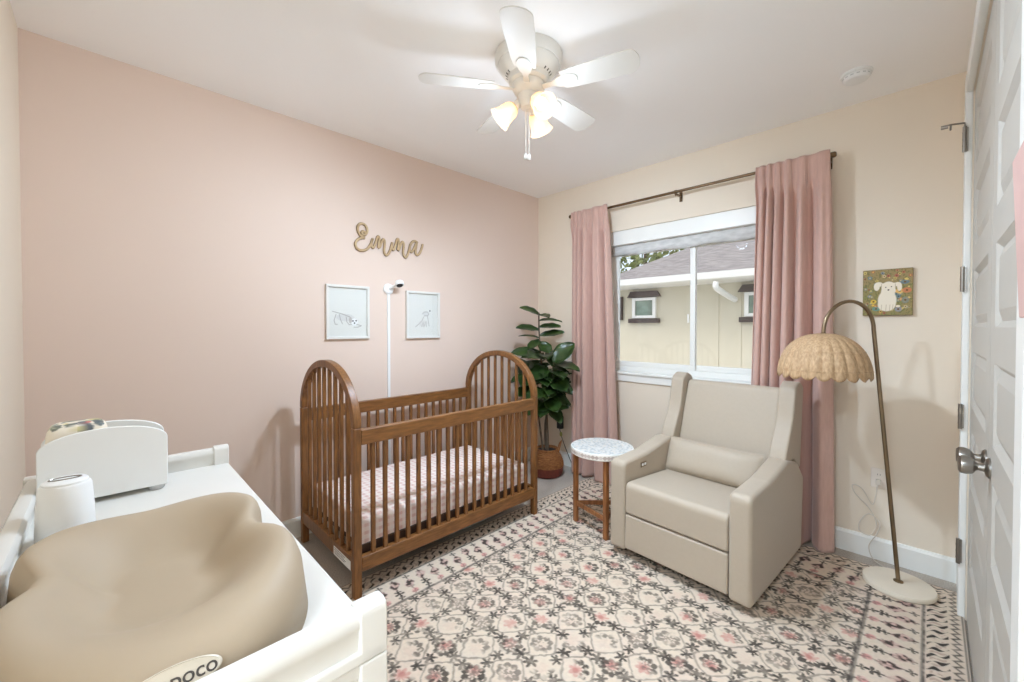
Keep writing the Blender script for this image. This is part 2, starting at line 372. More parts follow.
# ------------------------------------------------------------------ rug
def rug():
    x0, x1, ya, yb = -2.142, .125, .40, 3.085
    nu, nv = 504, 600
    X, Y = np.meshgrid(np.linspace(x0, x1, nu), np.linspace(ya, yb, nv))
    img = np.zeros((nv, nu, 3)); img[:] = lin((222,204,182))
    n1 = vnoise(X*9+50, Y*9, 1); n2 = vnoise(X*70+90, Y*70, 2); n3 = vnoise(X*28+20, Y*28, 3); n4 = vnoise(X*140, Y*140, 5)
    blend(img, (n1-.45)*.9*.5, (224,196,182)); blend(img, (n3-.6)*.5, (206,196,184))
    wear = np.clip(.8+.6*(n2-.35), .55, 1)*np.clip(.8+.4*n1, 0, 1)
    el, er, eb, et = X-x0, x1-X, Y-ya, yb-Y
    e = np.minimum(np.minimum(el, er), np.minimum(eb, et))
    v = np.where((e == el) | (e == er), Y, X)
    field = e > .325
    DK, GY, PK, RS = (62,54,47), (120,110,98), (206,150,136), (186,116,106)
    sm = lambda d, w: np.clip(1.5 - np.abs(d)/w*1.0, 0, 1)
    # field lattice
    a, b = .183, .206
    cx, cy = (X+1.515)/a + (n3-.5)*.05, (Y-1.316)/b + (n3-.5)*.05
    i, j = np.round(cx), np.round(cy); fx, fy = cx-i, cy-j
    d = (np.abs(fx)**1.18+np.abs(fy)**1.18)**(1/1.18)
    framed = np.abs(fx)+np.abs(fy) < .5
    blend(img, field*sm(d-.405+(n2-.5)*.05, .026)*(.55+.4*n2), (136,125,112))
    # stars at the junctions
    def star(px, py, ox, oy, rr):
        dx, dy = px-ox, py-oy; r = np.hypot(dx, dy); ph = np.arctan2(dy, dx)
        return np.clip((rr*(.34+.66*np.abs(np.cos(ph*3+.5))**1.2) - r)/.004, 0, 1)
    jx, jy = (cx-np.floor(cx)-.5)*a, fy*b                        # junction (half, 0)
    kx, ky = fx*a, (cy-np.floor(cy)-.5)*b                        # junction (0, half)
    for sgn in (-1, 1):
        blend(img, field*star(jx, jy, 0, sgn*0.028, .031)*wear*.96, DK)
        blend(img, field*star(kx, ky, sgn*.028, 0, .034)*wear*.96, DK)
    # medallions
    ci = np.where(framed, i, np.floor(cx)+.5); cj = np.where(framed, j, np.floor(cy)+.5)
    mx, my = (cx-ci)*a, (cy-cj)*b
    h1, h2 = hash2(ci, cj, 1), hash2(ci, cj, 2)
    rot = np.where(framed, 0.0, 2.2) + (h1-.5)*.9
    qx, qy = mx*np.cos(rot)-my*np.sin(rot), mx*np.sin(rot)+my*np.cos(rot)
    r = np.hypot(qx, qy*1.1); ph = np.arctan2(qy, qx)
    petal = np.abs(np.cos(ph*4+h2*6))
    pinkm = np.clip((.034*(.6+.4*petal)-np.hypot(qx*.9, qy+.012))/.006, 0, 1)*(.15+.85*(h1 > .38))
    blend(img, field*pinkm*.8*np.clip(n2+.4, 0, 1), np.array(PK) if True else RS)
    blend(img, field*np.clip((.015-np.hypot(qx, qy+.012))/.005, 0, 1)*(h1 > .5)*.7, RS)
    arc = np.clip((.017*(.35+.75*petal)-np.abs(r-.036))/.004, 0, 1)*np.clip((np.sin(ph+.4)+.35+.9*(h2 > .55))*2, 0, 1)
    blend(img, field*arc*np.clip((n2-.02)*2.4, 0, 1)*(.62+.35*h1), DK)
    inner = np.clip((.022-r)/.006, 0, 1)*(h2 > .45)*(n4 > .45)
    blend(img, field*inner*.7, GY)
    # border lines
    for ee, ww, op in ((.13, .006, .95), (.325, .0075, .95)):
        blend(img, sm(e-ee+(n2-.5)*.004, ww)*op*(.6+.4*n2), (66,60,56))
    blend(img, sm(e-.003, .003)*.8, (96,86,78))
    # saw tooth along the edge
    tri = np.abs(((v/.042) % 1)-.5)*2
    blend(img, (e < .06)*sm(e-.018-.022*tri, .0065)*(.6+.4*n2), DK)
    # script-like strokes
    ph1 = (v + (e-.09)*.75 + .009*np.sin(e*110))/.048
    s1 = np.abs((ph1 % 1)-.5)
    wob = .17+.12*np.sin(np.floor(ph1)*2.3+e*110)
    blend(img, (e > .052)*(e < .12)*np.clip((wob-s1)/.07, 0, 1)*np.clip(wear+.25, 0, 1), DK)
    blend(img, (e > .06)*(e < .112)*np.clip((.12-np.abs(s1-.42))/.08, 0, 1)*(n2 > .5)*.6, (170,138,120))
    # flowers on stems
    band = (e > .142)*(e < .316)
    row = np.floor(v/.078); fv = v-(row+.5)*.078; odd = (row % 2) == 0
    slant = fv + (e-.23)*.18 + .004*np.sin(e*60)
    blend(img, band*sm(slant, .0032)*.8*np.clip(n2+.3, 0, 1), DK)
    c1 = np.where(odd, .225, .19)
    dm = np.abs(e-c1)/.050 + np.abs(slant)/.034
    blend(img, band*np.clip((1-dm)*4, 0, 1)*np.clip(n2+.3, 0, 1)*.9, np.array((196,146,138)))
    blend(img, band*np.clip((1-dm)*4, 0, 1)*np.clip((n2-.38)*5, 0, 1)*.95, DK)
    dm2 = np.hypot((e-np.where(odd, .292, .262))/.022, slant/.022)
    blend(img, band*np.clip((1-dm2)*3, 0, 1)*np.where(odd, .9, 0)*np.clip(n2+.4, 0, 1), (214,150,142))
    st = np.abs(np.cos(np.arctan2(slant, e-.27)*2))
    blend(img, band*(~odd)*np.clip((.028*st-np.hypot(e-.27, slant))/.004, 0, 1)*.9, DK)
    for q in (.16, .25, .30):
        st = np.abs(np.cos(np.arctan2(slant, e-q)*2+.4))
        blend(img, band*np.clip((.022*st-np.hypot(e-q, slant))/.004, 0, 1)*.8*np.where(odd == (q == .16), 1, .5), DK)
    img *= (.93+.1*n4)[..., None]
    Z = .0115+.0012*n4
    pos = np.stack([X, Y, Z], -1).reshape(-1, 3).astype(np.float32)
    o = painted('area_rug', nu, nv, pos, img, RUGM)
    tag(o, 'large cream rug with grey and pink floral lattice and dark border lines', 'rug')
    G().box((x0-.004, ya-.004, 0), (x1+.004, yb+.004, .011)).build('rug_edge', mat('rug_edge_binding', (206,192,176), .95), o, bevel=.003)
rug()

# ------------------------------------------------------------------ crib
def crib():
    X0, X1, Y0, Y1 = -2.778, -1.982, .862, 2.218
    root = thing('baby_crib', 'walnut wooden crib with arched slatted ends standing along the pink wall', 'crib', ((X0+X1)/2, (Y0+Y1)/2, .0125))
    cx, cy = (X0+X1)/2, (Y0+Y1)/2
    hw, hl = (X1-X0)/2, (Y1-Y0)/2
    zs, rise, t = .851, .320, .040
    # legs and arches
    legs = G().box((-t/2, -t/2, 0), (t/2, t/2, zs))
    leg0 = legs.build('leg', M['wood'], root, (hw-t/2, -hl+t/2, 0), bevel=.006)
    for sx, sy in ((-1,-1), (1,1), (-1,1)):
        c = dup(leg0, root); c.location = (sx*(hw-t/2), sy*(hl-t/2), 0)
    g = G(); n = 48; v = []; f = []
    for k in range(n+1):
        a = PI*k/n
        for rx, rz in ((hw, rise), (hw-t, rise-t)):
            for y in (-t/2, t/2): v.append((rx*cos(a), y, zs+rz*sin(a)))
    for k in range(n):
        b = k*4; q = b+4
        f += [(b, b+1, q+1, q), (b+3, b+2, q+2, q+3), (b+2, b, q, q+2), (b+1, b+3, q+3, q+1)]
    f += [(0, 2, 3, 1), (4*n, 4*n+1, 4*n+3, 4*n+2)]
    arch0 = g.add(v, f).build('arch', M['wood'], root, (0, -hl+t/2, 0), bevel=.005)
    a2 = dup(arch0, root); a2.location = (0, hl-t/2, 0)
    # rails
    r0 = G().box((-.019, -hl+t, .764), (.019, hl-t, .841)).build('top_rail', M['woodh'], root, (hw-t/2, 0, 0), bevel=.005)
    r1 = dup(r0, root); r1.location = (-hw+t/2, 0, 0)
    r0 = G().box((-.019, -hl+t, .125), (.019, hl-t, .200)).build('bottom_rail', M['woodh'], root, (hw-t/2, 0, 0), bevel=.005)
    r1 = dup(r0, root); r1.location = (-hw+t/2, 0, 0)
    e0 = G().box((-hw+t, -.017, .125), (hw-t, .017, .200)).build('end_rail', M['wood'], root, (0, -hl+t/2, 0), bevel=.005)
    e1 = dup(e0, root); e1.location = (0, hl-t/2, 0)
    # spindles
    sp = G().box((-.010, -.011, .19), (.010, .011, .775)).build('spindle', M['wood'], root, (hw-t/2, 0, 0), bevel=.004, seg=2)
    n = 18; gap = (2*hl-2*t)/(n+1); first = True
    for sx in (1, -1):
        for k in range(n):
            o = sp if first else dup(sp, root); first = False
            o.location = (sx*(hw-t/2), -hl+t+gap*(k+1), 0)
    n = 8; gap = (2*hw-2*t)/(n+1)
    for k in range(n):
        x = -hw+t+gap*(k+1)
        top = zs+(rise-t)*math.sqrt(max(0, 1-(x/(hw-t))**2))+.012
        s0 = G().box((x-.0095, -.010, .19), (x+.0095, .010, top)).build('end_spindle', M['wood'], root, (0, -hl+t/2, 0), bevel=.004, seg=2)
        s1 = dup(s0, root); s1.location = (0, hl-t/2, 0)
    # mattress support
    g = G().box((-hw+.06, -hl+.06, .205), (hw-.06, hl-.06, .235))
    g.box((-hw+.05, -hl+.06, .16), (-hw+.09, hl-.06, .235)).box((hw-.09, -hl+.06, .16), (hw-.05, hl-.06, .235))
    g.build('mattress_support', M['darkwood'], root, bevel=.003)
    # label on the end rail
    lb = G().box((.13, -.0005, .128), (.345, .0005, .175)).build('warning_label', M['paperw'], root, (0, -hl+t/2-.0178, 0), smooth=False)
    lb['label'] = 'white paper warning label'
    g = G()
    for k in range(4): g.box((.14, -.0002, .166-.009*k), (.14+random.uniform(.12, .19), .0003, .1685-.009*k))
    g.build('label_lines', M['ink'], lb, (0, -.0008, 0), smooth=False)
    # mattress with printed sheet, resting on the support
    mw, ml, z0, z1, rr = hw-.056, hl-.056, .2505, .385, .03
    nu, nv = 170, 250
    U, V = np.meshgrid(np.linspace(-1, 1, nu), np.linspace(-1, 1, nv))
    def wrapped(S, half):                                         # unrolls top and sides of the block
        L = half + (z1-z0); p = S*L; ap = np.abs(p)
        flat = half-rr; arcl = rr*PI/2
        ang = np.clip((ap-flat)/rr, 0, PI/2)
        pos = np.where(ap < flat, ap, flat+rr*np.sin(ang))
        drop = np.where(ap < flat, 0, rr*(1-np.cos(ang)))+np.clip(ap-flat-arcl, 0, 9)
        return np.sign(p)*pos, drop, p
    px, dx, sx = wrapped(U, mw); py, dy, sy = wrapped(V, ml)
    nz = vnoise(sx*9+40, sy*9+40, 8)
    Z = np.maximum(z1 - np.maximum(dx, dy) - .004*nz, z0)
    pos = np.stack([px, py, Z], -1)
    img = np.zeros((nv, nu, 3)); img[:] = lin((238,226,218))
    s = .040
    gx, gy = np.floor(sx/(s/2)), np.floor(sy/(s/2))
    m1 = ((gx % 2) == 0)*1.0; m2 = ((gy % 2) == 0)*1.0
    blend(img, m1*m2*.62, (206,156,144)); blend(img, np.abs(m1-m2)*.24, (222,184,172))
    mt = painted('crib_mattress', nu, nv, pos.reshape(-1, 3).astype(np.float32), img, SHEET, None, (cx, cy, 0))
    mt.data.polygons.foreach_set('use_smooth', [True]*len(mt.data.polygons))
    tag(mt, 'crib mattress in a pink and white checked fitted sheet inside the wooden crib', 'mattress')
crib()
# storage bin under the crib
t = thing('storage_bin', 'low grey plastic storage bin on the carpet beneath the crib', 'storage bin', (-2.39, 1.83, 0))
g = G(); 
g.add([(sx*.22*k, sy*.26*k, z) for k, z in ((.93, 0), (1, .15)) for sx, sy in ((-1,-1),(1,-1),(1,1),(-1,1))], [(3,2,1,0),(4,5,6,7)]+[(k,(k+1)%4,(k+1)%4+4,k+4) for k in range(4)])
g.build('bin_body', M['binp'], t, bevel=.015)
G().box((-.23, -.27, .15), (.23, .27, .165)).build('bin_lid', M['binp'], t, bevel=.006)

# ------------------------------------------------------------------ recliner
def recliner():
    root = thing('recliner_chair', 'oatmeal upholstered wingback recliner on the rug in front of the window', 'armchair', (-.936, 2.570, .0125), math.radians(-3.2))
    F = M['fabric']
    def prism(poly, x0, x1): return G().extrude(poly, lambda a, b: (x0, a, b), lambda a, b: (x1, a, b))
    def smoothpoly(ctrl, n=6):
        pts = []; m = len(ctrl)
        for k in range(m):
            a, c, b = [Vector(ctrl[(k+q) % m][:2]) for q in (-1, 0, 1)]
            r = ctrl[k][2] if len(ctrl[k]) > 2 else 0
            if not r: pts.append(tuple(c)); continue
            da, db = (a-c).normalized(), (b-c).normalized()
            ang = da.angle(db); L = min(r/math.tan(ang/2), .48*(a-c).length, .48*(b-c).length)
            p0, p1 = c+da*L, c+db*L
            for q in range(n+1):
                s = q/n; pts.append(tuple(p0*(1-s)**2+c*2*s*(1-s)+p1*s*s))
        return pts
    arm = smoothpoly([(-.43, .035), (.40, .035), (.43, .46), (.31, .57, .05), (.12, .618, .08), (-.16, .572, .2), (-.43, .560, .045)])
    for x0, x1 in ((-.393, -.288), (.288, .393)):
        prism(arm, x0, x1).build('arm', F, root, bevel=.022, seg=4)
    wing = smoothpoly([(.13, .58, .02), (.30, .58), (.44, .50), (.452, 1.0, .05), (.375, 1.035, .05), (.305, 1.0, .06), (.255, .80, .3), (.165, .66, .1)])
    for s in (-1, 1):
        g = G().extrude(wing, lambda a, b, s=s: (s*.374+s*(b-.6)*.02, a, b), lambda a, b, s=s: (s*.284+s*(b-.6)*.02, a, b)) if s > 0 else \
            G().extrude(wing, lambda a, b, s=s: (s*.284+s*(b-.6)*.02, a, b), lambda a, b, s=s: (s*.374+s*(b-.6)*.02, a, b))
        o = g.build('wing', F, root, bevel=.024, seg=4)
    back = smoothpoly([(.16, .40), (.43, .36), (.452, .97, .04), (.365, .992, .06)])
    prism(back, -.290, .290).build('backrest', F, root, bevel=.02, seg=4)
    seat = smoothpoly([(-.425, .262, .015), (.22, .25), (.22, .405), (-.425, .445, .04)])
    prism(seat, -.286, .286).build('seat_cushion', F, root, bevel=.018, seg=4)
    foot = smoothpoly([(-.43, .055, .012), (-.37, .055), (-.36, .255), (-.424, .255, .012)])
    prism(foot, -.286, .286).build('footrest_panel', F, root, bevel=.010, seg=3)
    G().box((-.28, -.34, .02), (.28, .40, .31)).build('base_box', M['black'], root, bevel=.005)
    # power buttons on the inner face of one arm
    p = G().box((-.288, -.255, .492), (-.2835, -.195, .522)).build('control_panel', M['brass'], root, bevel=.002)
    p['label'] = 'bronze coloured plate with two light buttons'
    for y in (-.239, -.211): G().box((-.284, y-.009, .500), (-.2815, y+.009, .515)).build('button', M['paperw'], p, bevel=.001)
recliner()
# lumbar pillow
def pillow():
    R = Matrix.Rotation(math.radians(-3.2), 3, 'Z') @ Matrix.Rotation(math.radians(-24), 3, 'X')
    g = G(); W, Hh, T = .284, .110, .060
    def sp(w, e): return math.copysign(abs(w)**e, w)
    def fn(u, v, s):
        x = -1+2*u; z = -1+2*v
        k = max(0, (1-abs(x)**3.2)*(1-abs(z)**3.2))**.55
        pinch = 1-.05*(1-abs(x))**.5*abs(z)**4
        return Vector((W*x, s*T*k*(.9+.1*sin(x*5)), Hh*z*pinch))
    for s in (1, -1):
        g.grid(lambda u, v, s=s: R @ fn(u if s < 0 else 1-u, v, s), 40, 20)
    o = g.build('lumbar_pillow', M['fabric'], None, (-.945, 2.665, .528))
    tag(o, 'long oatmeal lumbar pillow lying on the recliner seat against its back', 'pillow')
    pts = [R @ Vector((W*x, 0, Hh*z*(1-.05*(1-abs(x))**.5*abs(z)**4))) for x, z in
           [(-1+2*k/20, -1) for k in range(20)]+[(1, -1+2*k/8) for k in range(8)]+[(1-2*k/20, 1) for k in range(20)]+[(-1, 1-2*k/8) for k in range(8)]]
    G().tube(pts, .0035, 6, closed=True).build('piping', M['fabric'], o)
pillow()

# ------------------------------------------------------------------ side table
def side_table():
    cx, cy = -1.555, 2.392
    root = thing('side_table', 'round mosaic topped side table on wooden legs beside the recliner', 'side table', (cx, cy, .0125))
    zt = .548
    G().lathe([(0, zt-.045), (.199, zt-.045), (.206, zt-.040), (.208, zt-.036), (.208, zt-.006), (.206, zt-.001), (.202, zt), (0, zt)], 72).build('table_top_rim', M['trim'], root)
    n = 190
    xs = np.linspace(-.201, .201, n); Xg, Yg = np.meshgrid(xs, xs)
    r = np.hypot(Xg, Yg); ph = np.arctan2(Yg, Xg)
    img = np.zeros((n, n, 3)); img[:] = lin((238,238,236))
    ring = np.floor(r/.0135); cnt = np.maximum(6, np.round(ring*6.3)); c = np.floor((ph/(2*PI)+ring*.13)*cnt)
    hh = hash2(ring, c, 3)
    blend(img, (hh > .35)*.55, (202,210,212)); blend(img, (hh > .72)*.6, (164,178,186)); blend(img, (hh < .12)*.6, (206,196,176))
    fr = np.abs((r/.0135) % 1-.5); fc = np.abs(((ph/(2*PI)+ring*.13)*cnt) % 1-.5)
    blend(img, np.clip((np.maximum(fr, fc)-.4)*12, 0, 1)*.75, (232,228,220))
    # map the square sheet on the disc
    k = np.maximum(np.abs(Xg), np.abs(Yg))/np.maximum(r, 1e-9)
    PX, PY = Xg*k, Yg*k
    r = np.hypot(PX, PY); ph = np.arctan2(PY, PX)
    img[:] = lin((216,216,212))
    ring = np.floor(r/.0135); cnt = np.maximum(6, np.round(ring*6.3)); cc = (ph/(2*PI)+ring*.13)*cnt; hh = hash2(ring, np.floor(cc) % cnt, 3)
    blend(img, (hh > .35)*.5, (184,192,192)); blend(img, (hh > .72)*.6, (146,158,162)); blend(img, (hh < .12)*.5, (206,196,176))
    fr = np.abs((r/.0135) % 1-.5); fc = np.abs(cc % 1-.5)
    blend(img, np.clip((np.maximum(fr, fc)-.38)*10, 0, 1)*.7, (222,219,210))
    pos = np.stack([PX, PY, np.full_like(PX, zt+.0008)], -1).reshape(-1, 3).astype(np.float32)
    painted('mosaic_inlay', n, n, pos, img, MOSAIC, root)
    # inlaid rim band
    nu, nv = 400, 14
    th = np.linspace(0, 2*PI, nu); zz = np.linspace(zt-.038, zt-.006, nv); T, Zz = np.meshgrid(th, zz)
    img = np.zeros((nv, nu, 3)); img[:] = lin((236,230,222))
    q = (T/(2*PI)*52); dmd = np.abs(q % 1-.5)*2*.5+np.abs((Zz-zt+.022)/.016)*.9
    hq = hash2(np.floor(q), 0*q, 9)
    blend(img, (dmd < .72)*(.35+.5*hq), (176,158,146))
    pos = np.stack([.2087*np.cos(T), .2087*np.sin(T), Zz], -1).reshape(-1, 3).astype(np.float32)
    painted('rim_inlay', nu, nv, pos, img, MOSAIC, root)
    pts = [(-1.723-cx, 2.326-cy), (-1.434-cx, 2.254-cy), (-1.51-cx, 2.54-cy)]
    l0 = G().box((-.015, -.015, 0), (.015, .015, zt-.045)).build('leg', M['tablewood'], root, (*pts[0], 0), bevel=.005, rot=-.25)
    for p in pts[1:]:
        c = dup(l0, root); c.location = (*p, 0)
    for k in range(3):
        a, b = Vector((*pts[k], 0)), Vector((*pts[(k+1) % 3], 0)); d = (b-a); L = d.length
        z = .115
        G().box((.012, -.009, z), (L-.012, .009, z+.028)).build('stretcher', M['tablewood'], root, (*pts[k], 0), bevel=.003, rot=math.atan2(d.y, d.x))
side_table()

# ------------------------------------------------------------------ floor lamp
def floor_lamp():
    root = thing('floor_lamp', 'arched brass floor lamp with scalloped rattan shade and cream round base', 'floor lamp', (-.10, 2.93, .0125))
    G().lathe([(0, 0), (.138, 0), (.144, .004), (.145, .018), (.141, .025), (.13, .028), (0, .028)], 64).build('base', M['stone'], root)
    # pole and arch, in a vertical plane leaning towards the chair
    p0 = Vector((0, .0, .028)); p1 = Vector((-.108, -.02, 1.34))
    top = Vector((-.298, -.20, 1.325))                                # over the shade
    pts = [p0+(p1-p0)*k/8 for k in range(9)]
    mid = (p1+top)/2; ax = (top-p1)/2
    for k in range(1, 20):
        a = PI-PI*k/20
        pts.append(mid+ax*cos(a)+Vector((0, 0, .160*sin(a))))
    pts.append(top)
    G().tube(pts, .0095, 12).build('pole', M['brass'], root)
    G().lathe([(0,0),(.02,0),(.02,.006),(.013,.01),(0,.01)], 20, (0,0,.028)).build('pole_collar', M['brass'], root)
    # shade
    sc = top+Vector((0, 0, -.005)); n = 24
    def fn(u, v):
        a = 2*PI*u; t = v*PI/2*.97
        rib = 1+.035*abs(cos(a*n/2))*min(1, v*3)
        r = .198*sin(t)**.82*rib
        z = -.222*(1-cos(t))
        if v > .93: z -= (v-.93)/.07*.024*abs(sin(a*n/2.4))**.7
        return sc+Vector((r*cos(a), r*sin(a), z))
    G().grid(fn, 240, 40, True).build('lamp_shade', M['rattan'], root, solid=.004, angle=60)
    g = G()
    for vv in (.62, .93):
        g.tube([fn(k/120, vv)+(fn(k/120, vv)-sc).normalized()*.002 for k in range(120)], .003, 6, closed=True)
    g.build('shade_hoop', M['rattan'], root)
    G().lathe([(0,-.03),(.016,-.03),(.016,.0),(.008,.008),(0,.008)], 16, tuple(sc)).build('socket_cap', M['brass'], root)
    G().lathe([(0,-.14),(.02,-.135),(.03,-.115),(.026,-.09),(.013,-.06),(.013,-.03),(0,-.03)], 20, tuple(sc)).build('bulb', M['plate'], root)
    # flex: up the wall in two loops to the outlet
    L = lambda x, y, z: Vector((x+.10, y-2.93, z-.0125))
    pts = [L(-.13,3.03,.03), L(-.17,3.10,.02), L(-.215,3.14,.03), L(-.235,3.165,.09), L(-.20,3.175,.17), L(-.19,3.18,.23), L(-.235,3.185,.27), L(-.275,3.185,.22), L(-.28,3.18,.16), L(-.23,3.175,.15), L(-.205,3.18,.22), L(-.235,3.185,.30), L(-.30,3.185,.37), L(-.315,3.185,.42), L(-.27,3.185,.41), L(-.225,3.185,.33), L(-.21,3.185,.38), L(-.205,3.19,.43), L(-.2,3.2,.455)]
    G().tube(spline(pts, 8), .0026, 6).build('cord', M['cordw'], root)
    G().box((-.012,-.012,-.016), (.012,.012,.016)).build('plug', M['cordw'], root, tuple(L(-.2,3.207,.46)), bevel=.004)

def spline(pts, n=8):
    pts = [Vector(p) for p in pts]; out = []
    P = [pts[0]]+pts+[pts[-1]]
    for k in range(1, len(P)-2):
        a, b, c, d = P[k-1], P[k], P[k+1], P[k+2]
        for q in range(n):
            t = q/n
            out.append(.5*((2*b)+(c-a)*t+(2*a-5*b+4*c-d)*t*t+(3*b-a-3*c+d)*t**3))
    out.append(pts[-1]); return out
floor_lamp()

# ------------------------------------------------------------------ outlets
def outlet(x, z, label):
    o = G().box((-.036, -.006, -.058), (.036, 0, .058)).build('wall_outlet', M['plate'], None, (x, YW, z), bevel=.003)
    tag(o, label, 'outlet')
    for q in (-.022, .022):
        s = G().extrude([(.016*cos(a)*1.0, .014*sin(a)) for a in np.linspace(0, 2*PI, 21)[:-1]], lambda a, b: (a, -.0085, b+q), lambda a, b: (a, -.006, b+q)).build('socket', M['plate'], o)
        g = G()
        for dx in (-.006, .006): g.box((dx-.001, -.0088, q-.005), (dx+.001, -.0084, q+.005))
        g.build('slots', M['ink'], s, smooth=False)
    return o
outlet(-.199, .48, 'white wall outlet behind the floor lamp with the lamp cord plugged in')
outlet(-2.575, .42, 'white wall outlet between the fig plant and the curtain, black adapter plugged in')
# black adapter with its cord
t = thing('power_adapter', 'black power adapter plugged into the wall beside the fig plant', 'power adapter', (-2.56, YW-.03, .42))
G().box((-.028, -.025, -.06), (.028, .02, .065)).build('adapter_body', M['black'], t, bevel=.006)
G().tube(spline([(.0,-.01,-.06),(.02,-.012,-.12),(.075,-.02,-.22),(.13,-.02,-.32),(.16,.0,-.405)], 8), .0035, 6).build('cord', M['black'], t)
lb = G().extrude([(.017*cos(a), .024*sin(a)) for a in np.linspace(0, 2*PI, 17)[:-1]], lambda a, b: (a+.02, -.016, b-.11), lambda a, b: (a+.02, -.013, b-.11)).build('cord_tag', mat('olive_tag', (160,158,88), .6), t)
lb['label'] = 'olive green tag on the cord'
# white adapter by the corner
o = G().box((-.03, -.035, -.06), (.03, 0, .06)).build('white_plug_adapter', M['plastic'], None, (XL+.036, 2.52, .58), bevel=.006)
tag(o, 'white plug adapter on the pink wall behind the far crib end', 'power adapter')
o.rotation_euler = (0, 0, PI/2); o.location = (XL, 2.62, .50)
G().tube([(0,-.02,-.06),(.0,-.02,-.2),(0,-.015,-.45)], .003, 6).build('cord', M['plastic'], o)

# ------------------------------------------------------------------ curtains
def curtain(label, x0t, x1t, x0b, x1b, widths, seed):
    cx = (x0t+x1t)/2
    yc = 3.112
    root = thing('window_curtain', label, 'curtain', (cx, yc, .014), 0, 'dusty rose curtains on the window rod')
    rnd = random.Random(seed)
    zt = 2.415
    wd = np.array([w for w in widths]); ed = np.concatenate([[0], np.cumsum(wd)])/wd.sum(); nf = len(wd)
    am = [rnd.uniform(.75, 1.2)*min(1.25, w**.5) for w in wd]
    def fn(u, v):
        z = zt*v
        uu = min(1, max(0, u+.012*sin(v*2.6+seed)*sin(PI*u)))
        k = min(nf-1, int(np.searchsorted(ed, uu, 'right')-1)); fr = (uu-ed[k])/(ed[k+1]-ed[k])
        x = (x0b+(x1b-x0b)*uu)*(1-v)+(x0t+(x1t-x0t)*uu)*v
        top = 1/(1+math.exp(-(v-.93)/.012))                        # above the pinch the cloth stands flatter
        pin = math.exp(-((v-.945)/.03)**2)
        A = (.036*(1-v)**.6+.022)*(1-.55*top)*(1-.25*pin)
        b = sin(2*PI*fr); b = math.copysign(abs(b)**.8, b)
        y = A*am[k]*b + .006*sin(2*PI*uu*nf*1.9+seed+v*1.5)*(1-top)
        near = max(0, cos(2*PI*fr))**14                              # gathered stitches of each pinch pleat
        y += -.010*pin*near*cos(40*fr)
        x += .016*am[k]*cos(2*PI*fr)*(1-v)**.5*(1-top)
        y -= .022*top
        return Vector((x-cx, y, z))
    G().grid(fn, nf*34, 110).build('drape', M['velvet'], root, solid=.004, angle=180)
    return root
curtain('dusty rose velvet curtain hanging at the fig plant side of the window', -2.350, -1.965, -2.37, -1.865, (.7, .55, .9, 2.0, 1.1), 3)
curtain('wider dusty rose velvet curtain hanging behind the recliner and lamp', -.822, -.428, -.875, -.405, (.8, .7, .8, 1.0, 1.3, 2.0), 8)
t = thing('curtain_rod', 'thin bronze curtain rod on brackets above the window', 'curtain rod', (-1.40, 3.127, 2.405))
G().tube([(-.968, 0, 0), (.968, 0, 0)], .0105, 14).build('rod', M['bronze'], t)
for s in (-1, 1):
    G().lathe([(0,-.004),(.014,-.004),(.017,.004),(.017,.022),(.012,.03),(0,.03)], 18, (s*.968, 0, 0), Matrix.Rotation(s*PI/2, 3, 'Y')).build('finial', M['bronze'], t)
for x in (-.955, .02, .955):
    g = G().box((x-.007, -.004, -.02), (x+.007, .1, -.011)).box((x-.011, .094, -.055), (x+.011, .0995, .02))
    g.tube([(x-.008, 0, 0), (x+.008, 0, 0)], .014, 14)
    g.tube([(x, 0, -.012), (x, 0, -.032)], .005, 8)
    g.build('bracket', M['bronze'], t)

